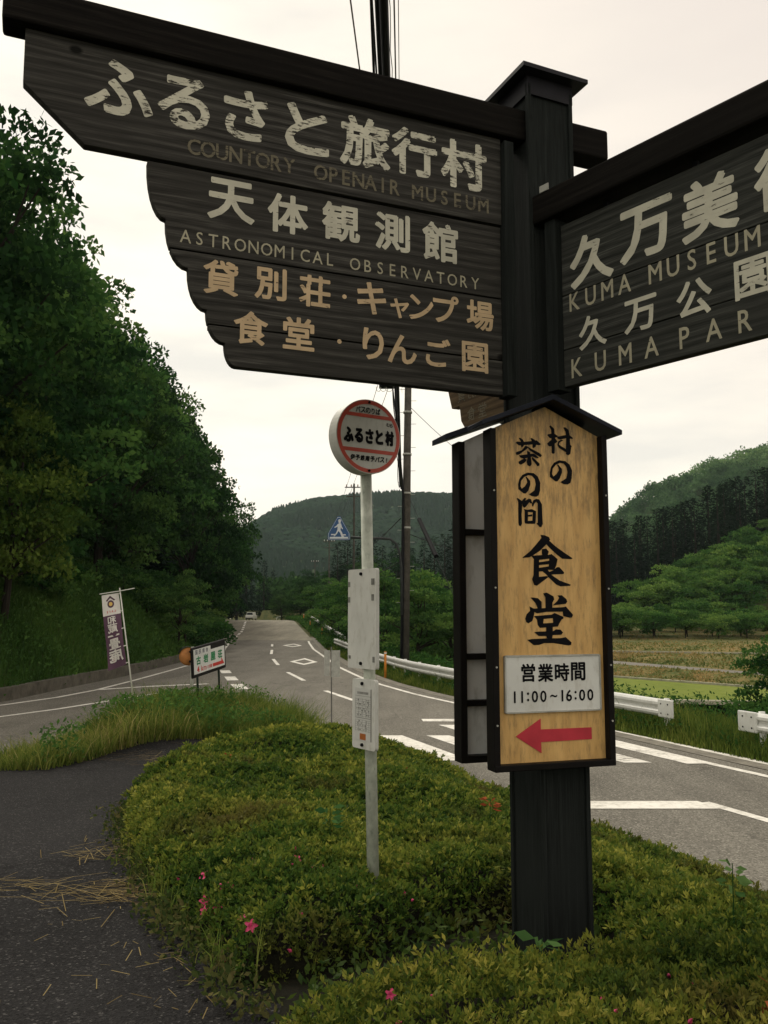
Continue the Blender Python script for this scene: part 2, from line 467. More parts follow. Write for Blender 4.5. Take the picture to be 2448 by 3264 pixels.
m_road = asphalt('worn_road_asphalt', (0.165, 0.156, 0.132), (0.29, 0.275, 0.235), 55, 0.16, 0.3)
m_road2 = asphalt('pale_road_asphalt', (0.24, 0.225, 0.175), (0.34, 0.32, 0.26), 40, 0.12, 0.3)
m_path = asphalt('dark_coarse_asphalt', (0.0185, 0.018, 0.0185), (0.095, 0.092, 0.088), 95, 0.45, 0.10, 0.012)
m_gutter = plain('concrete_gutter', (0.20, 0.185, 0.15), 0.9, var=0.4, scale=3, dirt=(0.06, 0.055, 0.04))
road = strip('main_road', lambda y: xl(y) - 0.35, lambda y: xr(y) + 0.45, -60, 76, 0.0, m_road)
strip('upper_road', lambda y: xl(y) - 0.35, lambda y: xr(y) + 0.45, 75.8, 230, 0.004, m_road2)
strip('branch_road', lambda y: np.minimum(np.interp(y, [14, 20, 25, 31, 45, 60], [-14, -12.0, -10.75, -10.6, -10.3, -11.6]), xl(y)), lambda y: np.where(y < 25, np.maximum(xb(y) + .6, xleft(y) + .25), xl(y) + .2), 10, 60, -0.004, m_road)
strip('road_gutter', lambda y: xr(y) + 0.45, lambda y: xr(y) + 0.85, -20, 80, 0.008, m_gutter, nx=2)
strip('footpath', lambda y: np.interp(y, [-8, 4, 9, 11.4, 13, 14, 15.5, 18], [-16, -16, -12, -5.6, -4.2, -3.5, -2.8, -2.4]),
      lambda y: np.interp(y, [-8, 2.4, 3.6, 5.5, 8.5, 10, 12.5, 16, 18], [0.7, 0.3, 0.0, -1.2, -2.2, -2.0, -1.4, -0.85, -1.2]), -8, 18, 0.012, m_path, n=90, nx=60, zf=lambda x, y: G(x, y) )

# painted markings: thin sheets a few millimetres above the asphalt
m_line = None
def mk_line():
    m, t, b = M('road_paint')
    v = coords(t)
    f = noise(t, v, 9, 8, 0.7); g = noise(t, v, 1.6, 4)
    s = math_(t, 'ADD', math_(t, 'MULTIPLY', f, 0.6), math_(t, 'MULTIPLY', g, 0.4))
    c = ramp(t, s, [(0.37, (0.20, 0.19, 0.165)), (0.43, (0.55, 0.53, 0.47)), (0.56, (0.78, 0.76, 0.69))])
    L(t, c, b.inputs['Base Color']); b.inputs['Roughness'].default_value = 0.7
    return m
m_line = mk_line()

def ribbon(name, pts, w, dz=0.006, parent=None):
    P = [Vector((p[0], p[1])) for p in pts]; vs = []; fs = []
    for i, p in enumerate(P):
        t = (P[min(i + 1, len(P) - 1)] - P[max(i - 1, 0)]).normalized()
        n = Vector((-t.y, t.x)) * w / 2
        for q in (p + n, p - n): vs.append((q.x, q.y, float(zr(q.y)) + dz))
        if i: fs.append((2 * i - 2, 2 * i - 1, 2 * i + 1, 2 * i))
    o = MB().add(vs, fs).build(name, m_line, parent); return o
def patch(name, pts, dz=0.006, parent=None):
    return MB().add([(p[0], p[1], float(zr(p[1])) + dz) for p in pts], [tuple(range(len(pts)))]).build(name, m_line, parent)
def along(f, y0, y1, n=24, off=0.0):
    return [(float(f(y)) + off, y) for y in np.linspace(y0, y1, n)]
ribbon('edge_line', along(xr, 11.5, 74.5, 60), 0.16, parent=road)
ribbon('edge_line', along(xr, -20, 11.4, 20), 0.16, parent=road)
ribbon('edge_line', along(xl, 12.1, 24.2, 14), 0.20, parent=road)
for (ya, yb_) in ((28.9, 30.9), (32.6, 34.5), (36.4, 38.2)):
    ribbon('broken_line', along(xl, ya, yb_, 4, 0.1), 0.42, parent=road)
ribbon('edge_line', along(xl, 46, 74, 24), 0.16, parent=road)
for ya, xa, yb_, xb_ in ((25.2, -0.85, 28.33, -1.88), (32.5, -2.95, 37.0, -4.05), (42.0, -5.05, 47.4, -5.98), (53, -6.8, 58.8, -7.5), (64.8, -8.26, 69.4, -8.84), (20.8, 0.78, 24.0, -0.42)):
    if ya != 20.8: ribbon('centre_line', [(xa, ya), ((xa + xb_) / 2 , (ya + yb_) / 2), (xb_, yb_)], 0.17, parent=road)
for k in range(9):                         # dashes up the grade
    y0 = 80 + k * 4.3; f = lambda y: np.interp(y, [78, 90, 118], [-13.4, -14.6, -18.6])
    ribbon('centre_line', [(float(f(y0)), y0), (float(f(y0 + 2.6)), y0 + 2.6)], 0.24, 0.012, parent=road)
def diamond(A, B, C_, D_):
    c = ((A[0] + B[0] + C_[0] + D_[0]) / 4, (A[1] + B[1] + C_[1] + D_[1]) / 4)
    o_ = [A, B, C_, D_]; i_ = [(c[0] + (p[0] - c[0]) * .62, c[1] + (p[1] - c[1]) * .62) for p in o_]
    vs = [(p[0], p[1], 0.006) for p in o_ + i_]
    MB().add(vs, [(k, (k + 1) % 4, (k + 1) % 4 + 4, k + 4) for k in range(4)]).build('diamond_mark', m_line, road)
diamond((-4.83, 44.96), (-4.35, 48.3), (-3.36, 44.55), (-3.83, 42.0))
diamond((-7.74, 66.83), (-7.2, 70.3), (-6.21, 66.53), (-6.61, 63.6))
# branch mouth
ribbon('edge_line', [(-14, 17.2), (-12.0, 20.9), (-10.39, 23.93), (-9.68, 26.13), (-9.33, 28.66), (-9.25, 32.4), (-9.25, 38), (-9.3, 41.5)], 0.16, 0.004, parent=road)
ribbon('edge_line', [(-11.4, 17.0), (-9.26, 21.36), (-8.51, 23.0), (-7.32, 26.6), (-6.9, 28)], 0.16, 0.004, parent=road)
ribbon('stop_line', [(-9.3, 28.66), (-7.9, 29.96), (-6.15, 30.98)], 0.30, 0.009, parent=road)
# crosswalk: stripes run with the road, each 45 cm wide
sdx, sdy = -0.345, 0.939
for i in range(-1, 6):
    x0 = -0.10 + 0.965 * i
    top = 18.13 if i < 2 else 19.8
    L_ = (15.1 - 18.13) / sdy
    tl = (x0 + sdx * (top - 18.13) / sdy, top); bl = (x0 + sdx * L_, 15.1 - 0.1 * max(0, i - 1))
    if i >= 2: bl = (bl[0] + 0.05 * (i - 1), bl[1])
    wdt = 0.47
    patch('crosswalk_stripe', [tl, bl, (bl[0] + wdt, bl[1]), (tl[0] + wdt, tl[1])], 0.007, road)
patch('stop_line', [(0.88, 20.88), (0.9, 20.42), (3.25, 20.42), (3.1, 20.88)], 0.007, road)
patch('stop_line', [(1.45, 11.92), (1.62, 11.47), (4.36, 11.47), (4.17, 11.92)], 0.007, road)
ribbon('centre_line', [(4.24, 11.85), (5.4, 8.9), (7, 5), (9, 0)], 0.16, parent=road)

# ------------------------------------------------------------------ lettering
_gl = {}
def glyph(ch):
    if ch in _gl: return _gl[ch]
    c = bpy.data.curves.new('glyph', 'FONT'); c.body = ch; c.size = 1.0; c.resolution_u = 3
    ob = bpy.data.objects.new('glyph', c); COL.objects.link(ob)
    dg = bpy.context.evaluated_depsgraph_get(); dg.update()
    ev = ob.evaluated_get(dg); me = ev.to_mesh()
    v = np.array([tuple(p.co)[:2] for p in me.vertices]).reshape(-1, 2)
    fs = [tuple(p.vertices) for p in me.polygons]
    cnt = {}
    for f in fs:
        for a, b in zip(f, f[1:] + f[:1]):
            k = (min(a, b), max(a, b)); cnt[k] = cnt.get(k, 0) + 1
    be = [k for k, n in cnt.items() if n == 1]
    ev.to_mesh_clear(); bpy.data.objects.remove(ob); bpy.data.curves.remove(c)
    lo, hi = v.min(0), v.max(0)
    _gl[ch] = (v - (lo + hi) / 2, fs, be, hi - lo)
    return _gl[ch]

def lettering(items, mat, parent, mapf=None, weight=0.03, w0=0.0012, stag=0.0006, name='lettering', slant=0.0):
    """items: (char, u, v, ink height[, width factor]); strokes thickened with round ends"""
    mapf = mapf or (lambda u, v, w: (u, -w, v))
    mb = MB(); R = random.Random(3)
    for it in items:
        ch, u, v, h = it[:4]; wf = it[4] if len(it) > 4 else 1.0
        if ch == '・':
            mb.add([mapf(u + h * .1 * math.cos(k * .785), v + h * .1 * math.sin(k * .785), w0) for k in range(8)], [tuple(range(8))]); continue
        V, F, E_, sz = glyph(ch)
        r = weight * h
        ref = sz[1] if sz[1] > 0.25 else sz[0]
        s = (h - 2 * r) / ref
        P = V * s; P[:, 0] *= wf
        P[:, 0] += slant * P[:, 1]
        T = lambda p, w: mapf(u + p[0], v + p[1], w)
        mb.add([T(p, w0) for p in P], F)
        if r > 0:
            for a, b in E_:
                d = P[b] - P[a]; l = np.hypot(*d)
                if l > 1e-7:
                    n = np.array([-d[1], d[0]]) / l * r; w = w0 + R.random() * stag
                    mb.add([T(P[a] - n, w), T(P[b] - n, w), T(P[b] + n, w), T(P[a] + n, w)], [(0, 1, 2, 3)])
                w = w0 + R.random() * stag
                mb.add([T(P[a] + r * np.array([math.cos(k * .785), math.sin(k * .785)]), w) for k in range(8)], [tuple(range(8))])
    return mb.build(name, mat, parent)

def span(s, u0, u1, v, h, wf=1.0):
    n = len(s); return [(c, u0 + (u1 - u0) * (i / (n - 1) if n > 1 else .5), v, h, wf) for i, c in enumerate(s) if c != ' ']

def arc_profile(pts, n=7):
    o_ = [pts[0]]
    for (x0, y0), (x1, y1) in zip(pts, pts[1:]):
        for k in range(1, n + 1):
            t = math.pi / 2 * k / n
            o_.append((x0 + (x1 - x0) * (1 - math.cos(t)), y0 + (y1 - y0) * math.sin(t)))
    return o_
def clip_profile(pr, va, vb):              # part of a falling (u,v) profile with vb <= v <= va
    us = np.array([p[0] for p in pr]); vv = np.array([p[1] for p in pr])
    f = lambda v: float(np.interp(-v, -vv, us))
    return [(f(va), va)] + [p for p in pr if vb < p[1] < va] + [(f(vb), vb)]

# ------------------------------------------------------------------ the wooden signpost
PX, PY = 0.714, 3.862
YAW = rd(24)
post_t = empty('wooden_signpost', (PX, PY, 0.75))
tag(post_t, 'tall dark square timber signpost with carved direction boards and a flat dark cap', 'signpost')
def local(o): return o
pb = MB(); w_ = 0.111
pb.box((0, 0, 2.02), (2 * w_, 2 * w_, 4.26))
for sx in (-1, 1):                          # corner mouldings
    for sy in (-1, 1): pb.box((sx * (w_ + .002), sy * (w_ + .002), 2.02), (0.022, 0.022, 4.258))
post = pb.build('post', m_post, post_t, rz=YAW, bevel=0.004)
mb = MB()
h0, a0 = 4.186, 0.176
mb.box((0, 0, 4.14), (0.248, 0.248, 0.09))
mb.add([(-a0, -a0, h0), (a0, -a0, h0), (a0, a0, h0), (-a0, a0, h0), (-a0, -a0, h0 + .02), (a0, -a0, h0 + .02), (a0, a0, h0 + .02), (-a0, a0, h0 + .02), (0, 0, h0 + .07)],
       [(3, 2, 1, 0), (0, 1, 5, 4), (1, 2, 6, 5), (2, 3, 7, 6), (3, 0, 4, 7), (4, 5, 8), (5, 6, 8), (6, 7, 8), (7, 4, 8)])
mb.build('post_cap', m_capmetal, post)

def sign_part(name, mb, mat, P, yaw, bevel=0.003):
    return mb.build(name, mat, post_t, bevel=bevel, loc=(P[0] - PX, P[1] - PY, -0.75), rz=yaw)

# board 1: the long arrow to the left
P1 = (0.758, 3.835); Y1 = rd(22.3)
mb = MB()
mb.prism([(-2.251, 4.668), (-2.25, 4.427), (-2.03, 4.232), (-0.252, 4.2285), (-0.252, 4.668)], -0.012, 0.034)
prof = arc_profile([(-1.80, 4.222), (-1.724, 4.0), (-1.635, 3.818), (-1.56, 3.661), (-1.486, 3.538), (-1.44, 3.449)])
for va, vb in ((4.222, 3.891), (3.886, 3.609), (3.604, 3.449)):
    q = clip_profile(prof, va, vb)
    mb.prism(q + [(-0.252, vb), (-0.252, va)], 0.0, 0.042)
mb.box((-1.0, 0.035, 3.9), (1.1, 0.01, 0.62))                     # backing behind the seams
board1 = sign_part('direction_board', mb, m_wood, P1, Y1)
board1['label'] = 'long dark board pointing left with a scalloped lower edge'
mb = MB(); mb.box((-1.006, 0.012, 4.712), (2.648, 0.122, 0.148)); mb.build('beam', m_beam, board1, bevel=0.012)
mb = MB(); mb.box((-0.226, 0.0, 4.03), (0.05, 0.085, 1.18)); mb.build('frame', m_post, board1, bevel=0.004)
lettering([('ふ', -1.912, 4.482, 0.221), ('る', -1.669, 4.48, 0.215), ('さ', -1.424, 4.484, 0.213), ('と', -1.167, 4.48, 0.215, 1.1), ('旅', -0.91, 4.478, 0.225), ('行', -0.681, 4.483, 0.215), ('村', -0.441, 4.474, 0.225)],
          m_ltr_white, board1, lambda u, v, w: (u, -0.012 - w, v), 0.032)
lettering([('天', -1.473, 4.12, 0.172), ('体', -1.241, 4.106, 0.165), ('観', -1.012, 4.112, 0.166), ('測', -0.78, 4.11, 0.168), ('館', -0.554, 4.102, 0.176)], m_ltr_white2, board1, None, 0.029)
gh = lambda u, v, w: (u, -0.012 - w, v)
lettering(span('COUNTORY', -1.627, -1.242, 4.307, 0.066, 0.85) + span('OPENAIR', -1.107, -0.775, 4.305, 0.066, 0.85) + span('MUSEUM', -0.668, -0.345, 4.304, 0.066, 0.85), m_ltr_ghost, board1, gh, 0.02)
lettering(span('ASTRONOMICAL', -1.648, -1.06, 3.943, 0.052, 0.85) + span('OBSERVATORY', -0.95, -0.385, 3.941, 0.052, 0.85), m_ltr_thin, board1, None, 0.004)
lettering([('貸', -1.508, 3.798, 0.139), ('別', -1.308, 3.804, 0.134), ('荘', -1.124, 3.798, 0.134), ('・', -0.996, 3.794, 0.1), ('キ', -0.875, 3.804, 0.138), ('ャ', -0.748, 3.777, 0.085), ('ン', -0.647, 3.794, 0.11), ('プ', -0.53, 3.804, 0.125), ('場', -0.362, 3.798, 0.134),
           ('食', -1.385, 3.611, 0.135), ('堂', -1.19, 3.612, 0.135), ('・', -1.017, 3.601, 0.1), ('り', -0.868, 3.608, 0.135), ('ん', -0.736, 3.601, 0.125), ('ご', -0.569, 3.606, 0.125), ('園', -0.39, 3.606, 0.135)], m_ltr_peach, board1, None, 0.026)

# board 2: the board coming towards the camera on the right
P2 = (0.738, 3.712); Y2 = -math.atan2(0.788, 0.616)
mb = MB()
for va, vb in ((4.192, 3.872), (3.868, 3.63), (3.626, 3.465)):
    e = 1.78 if va > 4 else 1.6 if va > 3.7 else 1.48
    mb.prism([(0.066, va), (0.066, vb), (e - .06, vb), (e, (va + vb) / 2), (e, va)], 0.0, 0.045)
mb.box((0.75, 0.038, 3.83), (1.2, 0.01, 0.5))
board2 = sign_part('direction_board', mb, m_wood2, P2, Y2)
board2['label'] = 'dark board reaching towards the viewer at the right edge'
mb = MB(); mb.box((0.915, 0.0, 4.288), (1.93, 0.125, 0.135)); mb.build('beam', m_beam, board2, bevel=0.012)
for u in (0.3, 0.72, 1.2): MB().box((u, 0.02, 4.206), (0.02, 0.02, 0.03)).build('hanger', m_black, board2)
mb = MB(); mb.box((0.033, 0.005, 3.85), (0.062, 0.08, 0.80)); mb.build('frame', m_post, board2, bevel=0.004)
mb = MB(); mb.box((0.03, -0.062, 4.365), (0.05, 0.004, 0.03)); mb.build('bracket', m_steel, board2)
lettering([('久', 0.228, 3.993, 0.225), ('万', 0.5, 4.018, 0.225, 1.05), ('美', 0.779, 4.012, 0.235), ('術', 1.075, 4.02, 0.23), ('館', 1.36, 4.02, 0.23)], m_ltr_white2, board2, None, 0.032)
lettering([('久', 0.225, 3.674, 0.142), ('万', 0.462, 3.682, 0.138, 1.05), ('公', 0.701, 3.678, 0.145), ('園', 0.936, 3.689, 0.148)], m_ltr_white2, board2, None, 0.025)
lettering(span('KUMA', 0.134, 0.392, 3.829, 0.08, 0.8) + span('MUSEUM', 0.537, 0.941, 3.829, 0.08, 0.8), m_ltr_thin, board2, None, 0.012)
lettering(span('KUMA', 0.137, 0.508, 3.536, 0.083, 0.8) + span('PARK', 0.654, 1.02, 3.536, 0.083, 0.8), m_ltr_thin, board2, None, 0.012)

# board 3: behind, pointing away, half hidden by the restaurant sign's roof
P3b = (0.70, 4.00); Y3b = rd(118)
mb = MB()
mb.prism([(0.12, 4.66), (0.12, 4.235), (1.33, 4.235), (1.50, 4.43), (1.50, 4.66)], -0.03, 0.02)
mb.prism([(0.12, 4.23), (0.12, 3.45), (0.53, 3.45), (0.57, 3.50), (0.585, 3.585), (0.66, 3.585), (0.70, 3.70), (0.79, 3.73), (0.82, 3.83), (0.90, 3.86), (0.94, 4.02), (1.02, 4.06), (1.05, 4.23)], -0.018, 0.03)
board3 = sign_part('direction_board', mb, m_wood_br, P3b, Y3b)
board3['label'] = 'browner board pointing away behind the post'
mb = MB(); mb.box((0.75, 0.0, 4.70), (1.6, 0.12, 0.14)); mb.build('beam', m_beam, board3, bevel=0.01)
lettering([('食', 0.47, 3.52, 0.075), ('堂', 0.37, 3.52, 0.075), ('貸', 0.56, 3.64, 0.075), ('別', 0.46, 3.64, 0.075), ('荘', 0.36, 3.64, 0.075)], m_ltr_ghost, board3, lambda u, v, w: (u, 0.03 + w, v), 0.012)

# ------------------------------------------------------------------ the yellow restaurant sign and the board backing it
m_yel = None
def mk_yellow():
    m, t, b = M('ochre_panel')
    v = coords(t)
    f = noise(t, coords(t, scale=(5, 1, 1.0)), 5, 6, 0.6); g = noise(t, v, 3.0, 4)
    c = ramp(t, f, [(0.3, (0.50, 0.29, 0.090)), (0.7, (0.68, 0.43, 0.155))])
    # grey-green mildew, thickest under the roof and along the lower edge
    sp = t.nodes.new('ShaderNodeSeparateXYZ'); tcn = t.nodes.new('ShaderNodeTexCoord'); L(t, tcn.outputs['Object'], sp.inputs[0])
    hi = t.nodes.new('ShaderNodeMapRange'); L(t, sp.outputs['Z'], hi.inputs['Value'])
    hi.inputs['From Min'].default_value = 2.85; hi.inputs['From Max'].default_value = 3.4
    k = noise(t, coords(t, scale=(13, 1, 2.4)), 4.0, 9, 0.74)
    s = math_(t, 'ADD', k, math_(t, 'MULTIPLY', hi.outputs[0], 0.17))
    c = mixc(t, ramp(t, s, [(0.50, (0, 0, 0)), (0.74, (0.85,) * 3)]), c, (0.12, 0.085, 0.04))
    s2 = noise(t, coords(t, scale=(34, 1, 13)), 4.0, 4, 0.65)
    c = mixc(t, ramp(t, s2, [(0.66, (0, 0, 0)), (0.75, (0.35,) * 3)]), c, (0.12, 0.09, 0.05))
    L(t, c, b.inputs['Base Color']); b.inputs['Roughness'].default_value = 0.5
    return m
m_yel = mk_yellow()
m_white = plain('white_sign_sheet', (0.66, 0.67, 0.64), 0.45, var=0.12, scale=4, dirt=(0.5, 0.49, 0.44))
m_red = plain('faded_red_vinyl', (0.50, 0.035, 0.055), 0.45, var=0.25, scale=7)
m_greypanel = plain('grey_panel_back', (0.62, 0.64, 0.65), 0.6, var=0.15, scale=3, dirt=(0.36, 0.37, 0.36))
P3 = (0.817, 3.700); Y3 = rd(18)
def gable(u0, u1, vb, ve, uc, vp): return [(u0, vb), (u1, vb), (u1, ve), (uc, vp), (u0, ve)]
def shop_board(P, front):
    t = empty('restaurant_sign' if front else 'sign_board', (P[0], P[1], 0), Y3)
    u0, u1, vb, ve, uc, vp = -0.408, 0.146, 1.868, 3.262, -0.132, 3.388
    if not front: u0, u1, vb, ve, vp = -0.40, 0.15, 1.846, 3.272, 3.40
    return t, u0, u1, vb, ve, uc, vp
rs, u0, u1, vb, ve, uc, vp = shop_board(P3, True)
tag(rs, 'tall ochre restaurant sign with black brush lettering, red arrow and small gabled roof', 'sign')
MB().prism(gable(u0 + .02, u1 - .02, vb + .015, ve, uc, vp - .01), 0.0, 0.03).build('panel', m_yel, rs)
mb = MB()
mb.box((u0 + .013, 0.0, (vb + ve) / 2 + .01), (0.027, 0.075, ve - vb - .02)); mb.box((u1 - .013, 0.0, (vb + ve) / 2 + .01), (0.027, 0.075, ve - vb - .02))
mb.box(((u0 + u1) / 2, 0.0, vb + .012), (u1 - u0 - 0.002, 0.079, 0.026))
mb.build('frame', m_blackwood, rs, bevel=0.003)
def gable_roof(parent, uc, vp, ue0, ue1, ve, y0, y1, th=0.026):
    mb = MB(); mb.prism([(ue0, ve), (uc, vp), (ue1, ve), (ue1, ve + th), (uc, vp + th * 1.15), (ue0, ve + th)][::-1], y0, y1)
    return mb.build('roof', m_roofblue, parent, bevel=0.003)
gable_roof(rs, uc, vp + .004, -0.462, 0.198, 3.262, -0.080, 0.075, 0.021)
# brush strokes of the large and small characters on the panel, in metres on its face
BRUSH_LARGE = [[(-0.166,2.825), (-0.147,2.824), (-0.126,2.817), (-0.120,2.806), (-0.139,2.785), (-0.169,2.758), (-0.203,2.737), (-0.220,2.729), (-0.252,2.726), (-0.249,2.730), (-0.215,2.755), (-0.181,2.790), (-0.161,2.813)], [(-0.147,2.809), (-0.123,2.800), (-0.097,2.779), (-0.056,2.753), (-0.015,2.729), (-0.022,2.725), (-0.065,2.726), (-0.090,2.743), (-0.119,2.767), (-0.141,2.787)], [(-0.161,2.764), (-0.140,2.768), (-0.128,2.755), (-0.134,2.738), (-0.159,2.738), (-0.161,2.751)], [(-0.211,2.735), (-0.199,2.737), (-0.174,2.728), (-0.177,2.648), (-0.141,2.652), (-0.132,2.648), (-0.187,2.611), (-0.200,2.614), (-0.209,2.638), (-0.202,2.655), (-0.199,2.722)], [(-0.199,2.737), (-0.159,2.740), (-0.132,2.741), (-0.115,2.745), (-0.087,2.724), (-0.093,2.713), (-0.128,2.713), (-0.127,2.725), (-0.174,2.719), (-0.199,2.718)], [(-0.127,2.725), (-0.087,2.724), (-0.094,2.698), (-0.104,2.678), (-0.132,2.678), (-0.129,2.703)], [(-0.177,2.709), (-0.126,2.717), (-0.127,2.702), (-0.177,2.697)], [(-0.177,2.686), (-0.129,2.693), (-0.100,2.681), (-0.134,2.678), (-0.161,2.671), (-0.177,2.670)], [(-0.161,2.672), (-0.134,2.678), (-0.119,2.658), (-0.080,2.634), (-0.027,2.617), (-0.030,2.612), (-0.076,2.609), (-0.097,2.617), (-0.132,2.647), (-0.142,2.658)], [(-0.134,2.667), (-0.108,2.677), (-0.091,2.690), (-0.079,2.690), (-0.057,2.668), (-0.060,2.661), (-0.111,2.659), (-0.130,2.654)], [(-0.159,2.579), (-0.142,2.583), (-0.111,2.567), (-0.107,2.555), (-0.116,2.541), (-0.117,2.517), (-0.149,2.516), (-0.149,2.563)], [(-0.218,2.561), (-0.207,2.562), (-0.184,2.559), (-0.167,2.544), (-0.167,2.516), (-0.186,2.516), (-0.195,2.538)], [(-0.092,2.571), (-0.071,2.572), (-0.050,2.556), (-0.046,2.545), (-0.053,2.536), (-0.116,2.529), (-0.093,2.548), (-0.084,2.561)], [(-0.224,2.525), (-0.204,2.516), (-0.154,2.518), (-0.066,2.522), (-0.053,2.525), (-0.020,2.490), (-0.025,2.479), (-0.038,2.478), (-0.067,2.485), (-0.069,2.503), (-0.113,2.503), (-0.146,2.502), (-0.190,2.496), (-0.204,2.503), (-0.220,2.511)], [(-0.224,2.525), (-0.202,2.511), (-0.202,2.493), (-0.211,2.465), (-0.230,2.455), (-0.240,2.460), (-0.244,2.474), (-0.237,2.493), (-0.221,2.507)], [(-0.204,2.485), (-0.159,2.474), (-0.161,2.456), (-0.160,2.437), (-0.177,2.436), (-0.187,2.448), (-0.190,2.470)], [(-0.204,2.485), (-0.121,2.491), (-0.107,2.498), (-0.065,2.481), (-0.067,2.472), (-0.116,2.476), (-0.159,2.473), (-0.188,2.472)], [(-0.116,2.476), (-0.065,2.481), (-0.080,2.463), (-0.093,2.441), (-0.118,2.441), (-0.115,2.459)], [(-0.172,2.454), (-0.116,2.457), (-0.093,2.441), (-0.160,2.437), (-0.177,2.437)], [(-0.148,2.441), (-0.118,2.443), (-0.117,2.422), (-0.121,2.389), (-0.145,2.389), (-0.149,2.404)], [(-0.204,2.419), (-0.181,2.421), (-0.117,2.422), (-0.102,2.430), (-0.081,2.428), (-0.069,2.416), (-0.078,2.407), (-0.117,2.406), (-0.151,2.402), (-0.184,2.403)], [(-0.237,2.387), (-0.219,2.390), (-0.145,2.393), (-0.082,2.393), (-0.057,2.397), (-0.030,2.375), (-0.032,2.364), (-0.045,2.362), (-0.116,2.373), (-0.158,2.373), (-0.182,2.366), (-0.207,2.365)]]
